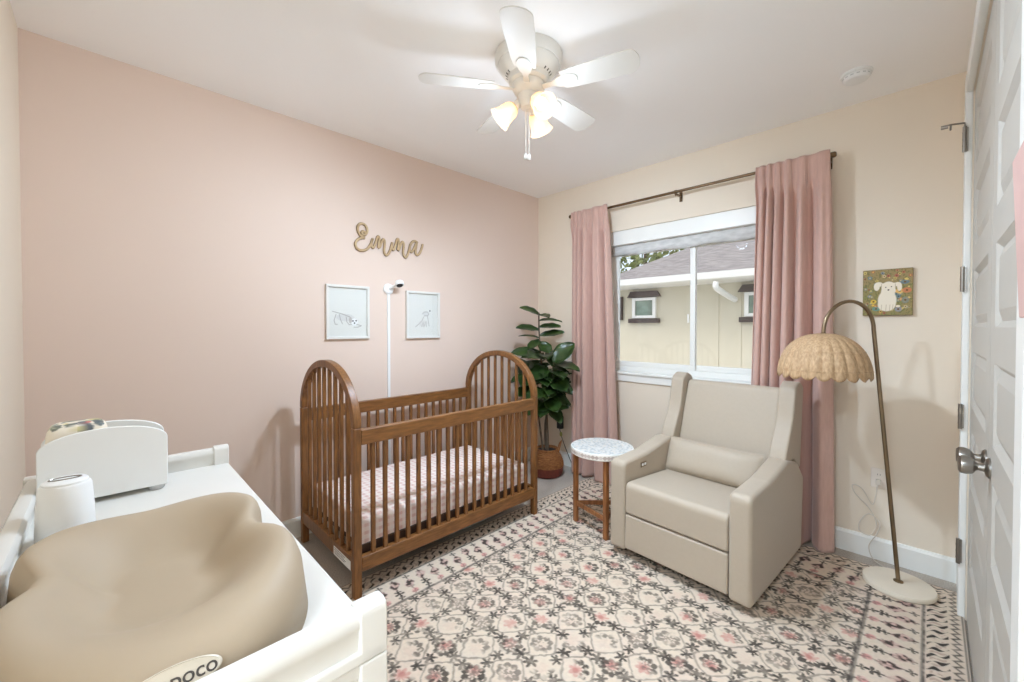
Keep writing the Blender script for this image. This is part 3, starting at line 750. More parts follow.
# ------------------------------------------------------------------ fig plant
def fig():
    bx, by = -2.475, 2.895
    root = thing('potted_fig', 'tall fiddle leaf fig in a woven belly basket in the corner by the curtain', 'plant', (bx, by, 0))
    prof = [(0,0),(.115,0),(.135,.012),(.148,.05),(.152,.09)]
    G().lathe(prof+[(.0,.09)], 48, close=False).build('basket_base', M['basketd'], root)
    g = G().lathe([(.152,.09),(.148,.13),(.13,.18),(.108,.215),(.10,.235),(.104,.25),(.096,.25),(.092,.235),(.098,.2),(.0,.19)], 48, close=False)
    for k, z in enumerate(np.linspace(.1, .24, 10)):
        r = np.interp(z, [.09,.13,.18,.215,.235,.25], [.152,.148,.13,.108,.10,.104])
        g.tube([(r*cos(2*PI*q/40), r*sin(2*PI*q/40), z) for q in range(40)], .0055, 6, closed=True)
    g.build('basket', M['basket'], root)
    for s in (-1, 1):
        d = Vector((.7*s, .7*s, 0))
        G().tube([d*.104+Vector((-.03*s,.03*s,.22)), d*.12+Vector((-.025*s,.025*s,.28)), d*.135+Vector((0,0,.315)), d*.12+Vector((.025*s,-.025*s,.28)), d*.104+Vector((.03*s,-.03*s,.22))], .006, 8).build('basket_handle', M['basket'], root)
    G().lathe([(0,.205),(.095,.205),(.095,.225),(.0,.232)], 32).build('soil', M['soil'], root)
    g = G(); stems = []
    def stem(pts, r0, r1):
        p = spline(pts, 6); g.tube(p, [r0+(r1-r0)*k/(len(p)-1) for k in range(len(p))], 8); stems.append(p)
    stem([(.01,0,.22),(.0,.0,.45),(-.01,-.01,.7),(-.05,-.02,1.0),(-.07,-.03,1.3),(-.075,-.03,1.5)], .014, .006)
    stem([(-.02,.01,.22),(-.03,.01,.45),(-.0,.02,.65),(.05,.0,.85),(.10,-.02,1.05)], .011, .005)
    stem([(-.03,-.02,.22),(-.07,-.03,.5),(-.10,-.04,.75),(-.12,-.05,.95)], .010, .005)
    g.build('trunk', M['bark'], root)
    lf = G()
    def leaf(base, d, up, L, W, droop=.25, cup=.12):
        base = Vector(base); d = Vector(d).normalized(); up = Vector(up); up = (up-d*up.dot(d)).normalized(); sd = d.cross(up)
        nu, nv = 9, 12
        def fn(u, v):
            x = -1+2*u
            w = W*(sin(PI*min(1, v**.8*.96+.02))**.75)*(.62+.5*v)*(1-.0*v)
            if v > .97: w *= .6
            ripple = .02*sin(v*16+x*2)*abs(x)
            return base+d*(L*v)+sd*(x*w)+up*(-droop*L*v*v+cup*W*x*x*2+ripple*W*2)
        lf.grid(fn, nu, nv)
    # leaves: (x, y, z) of the leaf base relative to the pot, direction, length
    R_ = Vector((.70,.71,0)); Fd = Vector((-.71,.70,0))            # sideways and away as seen from the camera
    def D(r, f, u): return R_*r+Fd*f+Vector((0,0,u))
    top = Vector((-.075,-.03,1.48))
    Ls = [((-.072,-.03,1.47), D(-.75,-.2,.55), .19, .075), ((-.072,-.03,1.47), D(.35,-.6,.1), .15, .07), ((-.074,-.03,1.42), D(.95,0,.25), .21, .045),
          ((-.072,-.03,1.36), D(.9,-.2,.12), .2, .075), ((-.072,-.03,1.33), D(-.9,-.35,.3), .22, .07), ((-.07,-.03,1.28), D(.95,-.1,.25), .24, .06),
          ((-.07,-.03,1.26), D(-.9,.3,.35), .2, .035), ((-.07,-.03,1.24), D(-.5,-.6,-.3), .17, .07), ((-.07,-.03,1.22), D(.5,-.5,-.45), .16, .08),
          ((-.06,-.03,1.12), D(-.95,-.25,.12), .27, .085), ((-.06,-.03,1.10), D(-.4,-.85,.1), .24, .10), ((.10,-.02,1.04), D(.6,-.2,.8), .25, .115),
          ((.09,-.02,1.02), D(.8,-.4,.05), .24, .11), ((.06,-.0,.96), D(.3,-.9,0), .25, .11), ((-.05,-.02,1.0), D(-.8,.2,.0), .24, .10),
          ((.08,-.02,.98), D(.9,.3,.0), .22, .10), ((-.10,-.04,.92), D(-.9,-.3,-.1), .25, .10), ((-.12,-.05,.95), D(-.6,-.2,.5), .22, .10),
          ((.05,.0,.86), D(.75,-.5,-.2), .22, .105), ((.03,.01,.80), D(-.2,-.9,-.2), .22, .105), ((-.1,-.04,.8), D(-.75,-.5,-.2), .22, .10),
          ((.02,.01,.74), D(.85,-.2,-.25), .22, .10), ((.02,.01,.72), D(.25,-.8,-.4), .2, .10), ((-.02,.0,.68), D(-.5,-.7,-.3), .2, .10),
          ((.0,.01,.64), D(.55,-.6,-.55), .21, .095), ((-.09,-.04,.7), D(-.9,.0,-.3), .2, .09), ((.04,.0,.84), D(.3,.9,.1), .22, .1),
          ((-.05,-.02,.95), D(-.1,.95,.2), .22, .1), ((-.06,-.02,1.06), D(.4,.8,.2), .22, .09), ((-.09,-.04,.78), D(-.4,.8,-.1), .2, .09),
          ((-.03,-.01,.9), D(.05,-1,-.1), .22, .1), ((.07,-.01,.9), D(.5,-.8,-.35), .22, .105), ((-.12,-.05,.9), D(-.5,-.85,-.15), .24, .1)]
    rnd = random.Random(11)
    for k in range(34):
        a = rnd.uniform(0, 2*PI); z = rnd.uniform(.62, 1.12); e = (z-.62)/.5
        ax = Vector((-.02-.04*e+rnd.uniform(-.06,.08), -.02+rnd.uniform(-.04,.04), z))
        Ls.append((tuple(ax), Vector((cos(a), sin(a), rnd.uniform(-.35,.3))), rnd.uniform(.16,.25), rnd.uniform(.085,.115)))
    rnd = random.Random(5)
    for b, d, L, W in Ls:
        upv = Vector((rnd.uniform(-.25,.25), rnd.uniform(-.25,.25), 1)) + Vector((.71,-.70,0))*.55
        leaf(b, d, upv, L, W*.92, rnd.uniform(.1,.35))
    o = lf.build('foliage', M['leaf'], root, solid=.0015, angle=180)
    xs = [o_.co.x for o_ in o.data.vertices]; ys = [o_.co.y for o_ in o.data.vertices]
    for v_ in o.data.vertices:                                       # keep the leaves off both walls
        v_.co.y = min(v_.co.y, YW-by-.02); v_.co.x = max(v_.co.x, XL-bx+.02)
        if v_.co.x+bx > -2.40: v_.co.y = min(v_.co.y, 3.02-by)
fig()

# ------------------------------------------------------------------ ceiling fan
def fan():
    cx, cy = -1.405, 1.50
    root = thing('ceiling_fan', 'white five blade ceiling fan with three lit glass bell lamps', 'ceiling fan', (cx, cy, H))
    Z = lambda z: z-H
    W = mat('fan_white_enamel', (226,224,218), .4, var=.01)
    G().lathe([(0,Z(2.709)),(.162,Z(2.709)),(.165,Z(2.70)),(.165,Z(2.668)),(.155,Z(2.655)),(0,Z(2.655))], 64).build('mounting_ring', W, root)
    hs = G().lathe([(0,Z(2.655)),(.15,Z(2.655)),(.148,Z(2.645)),(.125,Z(2.615)),(.10,Z(2.60)),(.098,Z(2.575)),(.085,Z(2.565)),(0,Z(2.565))], 56).build('motor_housing', W, root)
    g = G()
    for k in range(30):
        a = 2*PI*k/30
        if k % 6 in (4, 5): continue
        Mx = Matrix.Rotation(a, 3, 'Z')
        g.add([Mx @ Vector(p) for p in ((.1225,-.004,Z(2.6185)),(.1225,.004,Z(2.6185)),(.104,.004,Z(2.6035)),(.104,-.004,Z(2.6035)))], [(0,1,2,3)])
    g.tube([(.1228*cos(2*PI*k/60), .1228*sin(2*PI*k/60), Z(2.6185)) for k in range(60)], .0006, 5, closed=True)
    g.build('vent_grille', M['ink'], hs, (0,0,-.003), smooth=False)
    # blades
    out = []
    for k in range(9): out.append((.155+.02*0, 0)) if False else None
    def blade_poly():
        p = [(.175,-.05),(.23,-.058),(.40,-.066),(.49,-.066)]
        p += [(.49+.042*sin(a), -.066*cos(a)) for a in np.linspace(.2, PI-.2, 12)]
        p += [(.49,.066),(.40,.066),(.23,.058),(.175,.05)]
        return p
    bz = Z(2.545)
    b0 = None
    for k in range(5):
        a = math.radians(19.7+72*k)
        T = Matrix.Rotation(a, 4, 'Z') @ Matrix.Translation((0,0,bz)) @ Matrix.Rotation(math.radians(-12), 4, 'X')
        if b0 is None:
            b0 = G().extrude(blade_poly(), lambda x, y: (x, y, -.003), lambda x, y: (x, y, .003)).build('blade', W, root, bevel=.001, seg=1)
            arm = G().extrude([(.06,-.016),(.13,-.014),(.16,-.03),(.19,-.036),(.22,-.034),(.245,-.018),(.25,0),(.245,.018),(.22,.034),(.19,.036),(.16,.03),(.13,.014),(.06,.016)],
                              lambda x, y: (x, y, -.009), lambda x, y: (x, y, -.003)).build('blade_arm', W, b0, bevel=.002, seg=2)
            b0.matrix_local = T
        else:
            c = dup(b0, root); c.matrix_local = T; dup(arm, c)
    G().lathe([(0,Z(2.57)),(.08,Z(2.57)),(.082,Z(2.55)),(.07,Z(2.525)),(.05,Z(2.515)),(.048,Z(2.47)),(.036,Z(2.45)),(0,Z(2.445))], 40).build('light_kit_hub', W, root)
    # lamps
    sh0 = None
    for k in range(3):
        a = math.radians(-135+120*k)
        tilt = math.radians(50)
        T = Matrix.Rotation(a, 4, 'Z') @ Matrix.Translation((.05,0,Z(2.475))) @ Matrix.Rotation(-tilt, 4, 'Y')
        if sh0 is None:
            prof = [(.024,-.025),(.030,-.032),(.040,-.05),(.043,-.075),(.047,-.098),(.058,-.122),(.061,-.126)]
            sh0 = G().lathe(prof, 36, close=False).build('glass_shade', M['frost'], root, solid=.003)
            sh0['label'] = 'glowing frosted glass bell shade'
            s1 = G().lathe([(0,.0),(.02,.0),(.022,-.02),(.027,-.03),(0,-.031)], 24).build('lamp_holder', W, sh0)
            s2 = G().lathe([(0,-.031),(.012,-.031),(.013,-.05),(.024,-.068),(.028,-.085),(.024,-.1),(.012,-.108),(0,-.109)], 24).build('bulb', M['bulb'], sh0)
            sh0.matrix_local = T; cur = sh0
        else:
            cur = dup(sh0, root); cur.matrix_local = T; dup(s1, cur); dup(s2, cur)
        Wm = Matrix.Translation((cx, cy, H)) @ T @ Matrix.Translation((0, 0, -.22)) @ Matrix.Rotation(math.radians(16), 4, 'Y')
        l = bpy.data.lights.new('fan_lamp', 'SPOT'); l.energy = LAMP_W; l.color = LAMP_C; l.shadow_soft_size = .045
        l.spot_size = math.radians(172); l.spot_blend = 1.0
        lo = bpy.data.objects.new('fan_lamp_light', l); COL.objects.link(lo); lo.matrix_world = Wm
        l = bpy.data.lights.new('fan_lamp_up', 'POINT'); l.energy = LAMP_W*.030; l.color = LAMP_C; l.shadow_soft_size = .05
        lo = bpy.data.objects.new('fan_lamp_glow', l); COL.objects.link(lo); lo.matrix_world = Wm
    for dx, zb in ((-.012, 2.20), (.010, 2.19)):
        g = G().tube([(dx, -.006, Z(2.45)), (dx, -.006, Z(zb+.03))], .0018, 6)
        pc = g.build('pull_chain', W, root)
        G().lathe([(0,.0),(.004,.0),(.009,-.012),(.010,-.022),(.006,-.03),(0,-.031)], 14, (dx,-.006,Z(zb+.03))).build('chain_knob', W, pc)
LAMP_W, LAMP_C = 19, (.79, .97, 1.18)
fan()

# smoke detector
t = thing('smoke_detector', 'round white smoke detector on the ceiling above the bronze rod end', 'smoke detector', (-.285, 2.84, H))
G().lathe([(0,0),(.066,0),(.068,-.006),(.066,-.012),(0,-.012)], 40).build('mount_plate', M['plastic'], t)
G().lathe([(0,-.012),(.058,-.012),(.058,-.028),(.05,-.038),(.03,-.042),(0,-.042)], 40).build('detector_body', M['plastic'], t)
g = G()
for k in range(14):
    a = 2*PI*k/14; Mx = Matrix.Rotation(a, 3, 'Z'); g.box((.0565,-.007,-.026), (.0588,.007,-.021), Mx)
g.build('vent_grille', M['slot'], t, smooth=False)

# ------------------------------------------------------------------ wall decor on the pink wall
STROKES = [
 [(1.338,2.045),(1.334,2.055),(1.322,2.056),(1.317,2.046),(1.325,2.032),(1.345,2.038),(1.357,2.062),(1.353,2.09),(1.336,2.108),(1.312,2.110),(1.292,2.095),(1.286,2.07),(1.294,2.04),(1.312,2.02),(1.338,2.011)],
 [(1.338,2.011),(1.318,2.009),(1.290,1.994),(1.270,1.964),(1.277,1.933),(1.300,1.919),(1.33,1.920),(1.36,1.937),(1.385,1.975),(1.40,2.016)],
 [(1.40,2.016),(1.39,1.985),(1.392,1.955),(1.405,1.952),(1.42,1.985),(1.435,2.03),(1.447,2.036),(1.451,2.018),(1.445,1.985),(1.441,1.954)],
 [(1.441,1.954),(1.455,1.965),(1.468,2.0),(1.482,2.022),(1.493,2.013),(1.492,1.975),(1.489,1.94),(1.494,1.915),(1.508,1.908),(1.525,1.922),(1.54,1.955),(1.556,2.009)],
 [(1.556,2.009),(1.553,1.985),(1.556,1.960),(1.568,1.957),(1.582,1.995),(1.595,2.036),(1.606,2.042),(1.610,2.02),(1.604,1.985),(1.60,1.957)],
 [(1.60,1.957),(1.613,1.966),(1.627,2.005),(1.642,2.026),(1.653,2.015),(1.651,1.98),(1.648,1.945),(1.656,1.918),(1.670,1.910),(1.685,1.93),(1.698,1.968),(1.711,2.018)],
 [(1.776,2.038),(1.755,2.048),(1.732,2.040),(1.713,2.015),(1.704,1.985),(1.710,1.962),(1.724,1.961),(1.742,1.985),(1.758,2.022),(1.768,2.04)],
 [(1.768,2.04),(1.762,2.0),(1.756,1.965),(1.762,1.944),(1.776,1.942),(1.794,1.957),(1.810,1.99),(1.823,2.033)]]
g = G(); g2 = G()
for st in STROKES:
    p = spline([(0, y, z) for y, z in st], 6)
    g.tube(p, [(.0085, .005)]*len(p), 10, flat=(1,0,0)); g2.tube([q+Vector((-.006,0,0)) for q in p], [(.0102, .004)]*len(p), 10, flat=(1,0,0))
t = thing('name_sign', 'light wooden script name sign mounted high on the pink wall', 'wall sign', (XL+.0115, 0, 0))
g.build('letter_face', M['sign'], t); g2.build('letter_back', M['signd'], t)

def framed_print(y0, y1, z0, z1, label, draw):
    t = thing('framed_print', label, 'framed picture', (XL, (y0+y1)/2, (z0+z1)/2), 0, 'white framed puppy prints')
    w, h, d, b = (y1-y0)/2, (z1-z0)/2, .024, .018
    g = G().box((.001,-w,-h), (d,w,-h+b)).box((.001,-w,h-b), (d,w,h)).box((.001,-w,-h+b), (d,-w+b,h-b)).box((.001,w-b,-h+b), (d,w,h-b))
    g.build('picture_frame', M['white'], t, bevel=.002, seg=2)
    nu, nv = 130, 170
    U, V = np.meshgrid(np.linspace(-1,1,nu), np.linspace(-1,1,nv))
    img = np.zeros((nv,nu,3)); img[:] = lin((222,221,214)); draw(img, U, V)
    pos = np.stack([np.full_like(U,.010), U*(w-b+.001), V*(h-b+.001)], -1).reshape(-1,3).astype(np.float32)
    painted('print', nu, nv, pos, img, PRINT, t)
    G().box((.015,-w+b-.002,-h+b-.002), (.017,w-b+.002,h-b+.002)).build('picture_glass', M['framglass'], t, smooth=False)
def seg(U, V, a, b, w):
    ax, ay = a; bx, by = b; L = (bx-ax)**2+(by-ay)**2+1e-9
    s = np.clip(((U-ax)*(bx-ax)+(V-ay)*(by-ay))/L, 0, 1)
    return np.clip(1.4-np.hypot(U-ax-s*(bx-ax), (V-ay-s*(by-ay))*1.25)/w, 0, 1)
def lines(img, U, V, P, w, rgb, op):
    m = np.zeros_like(U)
    for k in range(len(P)-1): m = np.maximum(m, seg(U, V, P[k], P[k+1], w))
    blend(img, m*op, rgb)
def ell(img, U, V, c, r, rgb, op=1): blend(img, np.clip((1-np.hypot((U-c[0])/r[0], (V-c[1])/r[1]))*8, 0, 1)*op, rgb)
def lying(img, U, V):
    c = (150,140,130)
    ell(img,U,V,(-.15,-.22),(.5,.16),(206,204,200),.8)
    lines(img,U,V,[(-.8,.02),(-.6,-.02),(-.3,-.08),(.1,-.2)],.02,c,.9)
    lines(img,U,V,[(-.62,-.1),(-.72,-.35),(-.66,-.5),(-.55,-.5)],.02,c,.8); lines(img,U,V,[(-.45,-.1),(-.4,-.3),(-.3,-.48)],.02,c,.8)
    lines(img,U,V,[(-.1,-.2),(-.08,-.38),(.05,-.52),(.2,-.5)],.02,c,.8)
    ell(img,U,V,(.33,-.4),(.2,.15),(232,232,230)); ell(img,U,V,(.12,-.33),(.09,.14),(176,168,160),.8)
    for p in ((.25,-.36),(.42,-.35),(.33,-.45)): ell(img,U,V,p,(.045,.035),(40,38,38))
    lines(img,U,V,[(.45,-.5),(.7,-.56),(.5,-.62),(.3,-.62)],.02,c,.8)
def sitting(img, U, V):
    c = (160,152,144)
    ell(img,U,V,(.2,.05),(.22,.13),(210,208,204),.9)
    lines(img,U,V,[(-.05,.05),(.1,.15),(.3,.14),(.4,.05),(.3,-.04),(.1,-.03)],.022,c,.8)
    ell(img,U,V,(.46,.2),(.05,.04),(80,76,74))
    lines(img,U,V,[(.05,-.08),(-.1,-.3),(-.4,-.5),(-.5,-.56)],.022,c,.8); lines(img,U,V,[(.3,-.06),(.35,-.3),(.4,-.52)],.022,c,.8)
    lines(img,U,V,[(-.1,-.56),(.0,-.35),(.05,-.56),(.2,-.3),(.22,-.56)],.022,c,.7); ell(img,U,V,(.0,-.4),(.32,.16),(204,200,194),.5)
framed_print(1.060, 1.366, 1.284, 1.660, 'white framed print of a puppy lying down, farther from the room corner', lying)
framed_print(1.668, 1.979, 1.277, 1.652, 'white framed print of a sitting puppy nearer the room corner', sitting)

t = thing('baby_monitor', 'white baby monitor camera on the pink wall between the two prints', 'camera', (XL, 1.523, 1.665))
G().lathe([(0,0),(.042,0),(.042,.008),(.036,.018),(.02,.024),(0,.025)], 32, (0,0,-.012), Matrix.Rotation(PI/2, 3, 'Y')).build('wall_mount', M['plastic'], t)
G().tube([(.02,0,-.01),(.05,.02,.008),(.075,.035,.02)], .011, 12).build('mount_arm', M['plastic'], t)
q = Matrix.Rotation(math.radians(-8), 3, 'Z') @ Matrix.Rotation(math.radians(152), 3, 'Y')
hd = G().lathe([(0,-.018),(.028,-.016),(.033,-.006),(.033,.012),(.03,.017),(0,.018)], 32, (.088,.045,.028), q).build('camera_head', M['plastic'], t)
G().lathe([(0,.0175),(.024,.0175),(.022,.0205),(0,.022)], 28, (.088,.045,.028), q).build('lens', M['black'], hd)
cv = G().box((.0005,-.011,-1.535), (.012,.011,-.05)).build('cord_cover', M['plastic'], t, bevel=.003)

# dog picture on the window wall
def dog_picture():
    x0, x1, z0, z1 = -.280, -.066, 1.435, 1.701
    t = thing('dog_picture', 'small square picture of a white dog among flowers above the floor lamp', 'picture', ((x0+x1)/2, YW, (z0+z1)/2))
    w, h, d = (x1-x0)/2, (z1-z0)/2, .022
    G().box((-w,-d,-h), (w,-.001,h)).build('wood_board', mat('brown_board', (128,104,72), .7, var=.15), t, bevel=.002, seg=2)
    nu, nv = 150, 186
    U, V = np.meshgrid(np.linspace(-1,1,nu), np.linspace(-1,1,nv))
    img = np.zeros((nv,nu,3)); img[:] = lin((152,136,88))
    n = vnoise(U*9+30, V*9+30, 12); n2 = vnoise(U*22+60, V*22+60, 13)
    blend(img, (n-.4)*1.6, (132,136,80)); blend(img, (V > .35)*.55*n, (176,142,108)); blend(img, np.clip((n2-.55)*4, 0, 1)*.6, (96,100,56))
    rd = random.Random(7); pal = [(226,178,84),(206,110,86),(126,146,166),(222,196,150),(186,96,82),(150,160,150),(214,142,110),(96,132,152),(228,206,120)]
    for k in range(70):
        c = (rd.uniform(-.95,.95), rd.uniform(-.95,.95)); r = rd.uniform(.05,.11); col = rd.choice(pal)
        ph = np.arctan2(V-c[1], U-c[0]); rr = np.hypot(U-c[0], (V-c[1])*1.2)
        blend(img, np.clip((r*(.6+.4*np.abs(np.cos(ph*2.5+k)))-rr)/.015, 0, 1)*.85, col); ell(img,U,V,c,(.03,.025),rd.choice([(70,60,40),(236,206,90)]))
    for c, r, col in (((.5,.04),(.17,.12),(236,190,110)),((.78,.06),(.2,.12),(210,128,88)),((.7,.42),(.2,.09),(96,124,140)),((-.56,-.4),(.13,.1),(232,196,80)),((.72,-.36),(.16,.15),(134,140,128)),((-.45,-.72),(.18,.1),(96,150,140)),((.45,-.75),(.15,.12),(150,150,158))):
        ell(img,U,V,c,r,col,.85); ell(img,U,V,c,(.05,.04),(110,80,40))
    cr = (238,228,208)
    def E(c, r): ell(img,U,V,c,r,cr)
    E((.0,-.36),(.40,.48)); E((.03,-.02),(.30,.40)); E((.05,.22),(.30,.26)); E((-.02,-.55),(.38,.30))
    blend(img, ((np.abs(U-.05) < .28)*(V > .0)*(V < .40))*1.0, cr)
    E((-.34,.36),(.16,.11)); E((-.43,.26),(.13,.19)); E((.42,.33),(.14,.10)); E((.49,.22),(.10,.20)); E((.44,-.62),(.10,.05))
    lines(img,U,V,[(-.23,.38),(-.24,.18)],.014,(176,160,132),.9); lines(img,U,V,[(.32,.36),(.33,.15)],.014,(176,160,132),.9)
    for x in (-.22,-.03,.12,.24): lines(img,U,V,[(x,-.55),(x-.02,-.8)],.014,(190,174,148),.9)
    for p in ((-.06,.22),(.17,.24)): ell(img,U,V,p,(.03,.025),(60,50,44))
    ell(img,U,V,(.05,.10),(.045,.035),(80,60,52))
    pos = np.stack([U*w*.985, np.full_like(U,-d-.0006), V*h*.985], -1).reshape(-1,3).astype(np.float32)
    painted('painted_face', nu, nv, pos, img, PAINTED, t)
dog_picture()

# pink canvas on the closet wall
t = thing('pink_canvas', 'pink canvas with a dark edge hung on the wall beside the closet doors', 'picture', (XR, .875, 1.51))
R = Matrix.Rotation(math.radians(-2.2), 3, 'Y')
G().box((-.035,-.16,-.125), (-.008,.16,.125), R).build('canvas_face', M['canvas'], t, bevel=.002, seg=2)
G().box((-.0085,-.1625,-.1275), (-.001,.1625,.1275), R).build('canvas_back', M['brown'], t, bevel=.002, seg=2)

# ------------------------------------------------------------------ dresser and changing tray
DX0, DX1, DYa, DYb, DT = -1.95, -.645, -.178, .330, .82
def dresser():
    root = thing('dresser', 'white wooden dresser under the changing tray by the back wall', 'dresser', ((DX0+DX1)/2, (DYa+DYb)/2, 0))
    hx, hy = (DX1-DX0)/2, (DYb-DYa)/2; W = M['white']
    G().box((-hx+.006,-hy+.005,.10), (hx-.006,hy-.02,DT-.025)).build('body', W, root, bevel=.004)
    G().box((-hx+.002,-hy+.002,DT-.025), (hx-.002,hy-.002,DT)).build('top', W, root, bevel=.005)
    l0 = G().box((-.022,-.024,0), (.022,.024,DT)).build('leg', W, root, (-hx+.018,-hy+.018,0), bevel=.004)
    for sx, sy in ((1,-1),(1,1),(-1,1)):
        c = dup(l0, root); c.location = (sx*(hx-.018), sy*(hy-.018), 0)
    for r in range(3):
        for c in range(2):
            x0 = -hx+.025+c*(hx-.02); z0 = .12+r*.222
            d = G().box((x0, hy-.02, z0), (x0+hx-.035, hy-.004, z0+.208)).build('drawer', W, root, bevel=.003)
            for q in (.3, .7):
                G().lathe([(0,0),(.006,0),(.006,.012),(.014,.017),(.014,.023),(0,.026)], 16, (x0+(hx-.035)*q, hy-.004, z0+.11), Matrix.Rotation(-PI/2, 3, 'X')).build('knob', M['brass'], d)
dresser()
def changing_tray():
    root = thing('changing_tray', 'white changing tray with raised rails fixed on the dresser top', 'changing tray', ((DX0+DX1)/2, (DYa+DYb)/2, DT+.0005))
    hx, hy = (DX1-DX0)/2+.004, (DYb-DYa)/2+.004; W = M['white']
    G().box((-hx,-hy,0), (hx,hy,.02)).build('tray_board', W, root, bevel=.004)
    def rail(name, a, b):
        (x0,y0),(x1,y1) = a, b
        g = G(); d = Vector((x1-x0,y1-y0,0)); L = d.length; d.normalize(); n = Vector((-d.y,d.x,0))
        prof = [(-.014,.02),(.014,.02),(.014,.052),(.019,.058),(.019,.072),(.013,.081),(0,.084),(-.013,.081),(-.019,.072),(-.019,.058),(-.014,.052)]
        o = Vector((x0,y0,0))
        g.extrude(prof, lambda u, z: tuple(o+n*u+Vector((0,0,z))), lambda u, z: tuple(o+n*u+d*L+Vector((0,0,z))))
        g.build(name, W, root)
    rail('back_rail', (-hx+.02,-hy+.02), (hx-.02,-hy+.02))
    rail('end_rail', (-hx+.02,-hy+.02), (-hx+.02,hy-.03)); rail('end_rail', (hx-.022,-hy+.02), (hx-.022,hy-.03))
    p0 = G().extrude([(-.022,-.0),(.022,-.0),(.022,.074),(.018,.084),(.008,.089),(-.008,.089),(-.018,.084),(-.022,.074)], lambda a, b: (a,-.024,b), lambda a, b: (a,.024,b)).build('corner_post', W, root, (hx-.022,hy-.022,.0), bevel=.004)
    for sx, sy in ((-1,1),(1,-1),(-1,-1)):
        c = dup(p0, root); c.location = (sx*(hx-.022), sy*(hy-.022), 0)
changing_tray()
TZ = DT+.021
# peanut changing pad
def changer():
    cx, cy, a, b = -1.035, .070, .345, .222
    NT, NS = 128, 30
    def sp(w, e): return math.copysign(abs(w)**e, w)
    g = G(); v = []
    ss = [k/(NS-1) for k in range(NS)]
    for s in ss:
        for k in range(NT):
            t = 2*PI*k/NT
            ox, oy = a*sp(cos(t), .72), b*sp(sin(t), .78)
            wst = math.exp(-((ox+.03)/.085)**2)
            oy *= 1-.19*wst
            side = abs(sin(t))**1.2
            rim = .088+.026*side-.016*wst*side
            hc = .028
            sc = .74+.10*side
            if s < sc:
                q = min(1, max(0, (s-.30)/(sc-.30))); q = q*q*(3-2*q); z = hc+(rim-hc)*q
            else:
                w = (s-sc)/(1-sc); z = rim*max(0, 1-w**2.4)**.5
            v.append((ox*s*(1-.0*s), oy*s, z))
    f = []
    for j in range(NS-1):
        for k in range(NT):
            k2 = (k+1) % NT
            if j == 0: continue
            f.append((j*NT+k, (j+1)*NT+k, (j+1)*NT+k2, j*NT+k2))
    f.append(tuple(range(NT, 2*NT)))
    f.append(tuple(range((NS-1)*NT, NS*NT))[::-1])
    v0 = v
    o = g.add(v0, f).build('changing_pad', M['pad'], None, (cx, cy, TZ), angle=180)
    tag(o, 'beige peanut shaped foam changing pad lying on the white tray', 'changing pad')
    # oval badge with its lettering on the near end
    F = Matrix.Translation((a-.0115, -.012, .056)) @ Matrix.Rotation(PI/2+.0, 4, 'Z') @ Matrix.Rotation(math.radians(55), 4, 'X')
    n = 48
    bd = G().lathe([(0,-.004),(1,-.004),(1,.0005),(.94,.002),(.90,.0006),(0,.0006)], n, M=Matrix.Diagonal((.055,.019,1))).build('logo_badge', M['badge'], o)
    bd.matrix_local = F; bd['label'] = 'oval cream badge with dark lettering'
    tx = bpy.data.curves.new('lettering', 'FONT'); tx.body = 'bumpoco'; tx.size = .026; tx.align_x = 'CENTER'; tx.align_y = 'CENTER'; tx.extrude = .0004; tx.offset = .0002
    to = bpy.data.objects.new('tmp', tx); COL.objects.link(to)
    me = bpy.data.meshes.new_from_object(to.evaluated_get(bpy.context.evaluated_depsgraph_get())); bpy.data.objects.remove(to)
    me.materials.clear(); me.materials.append(M['ink'])
    lo = bpy.data.objects.new('lettering', me); COL.objects.link(lo); lo.parent = bd; lo.location = (0, 0, .0012)
changer()
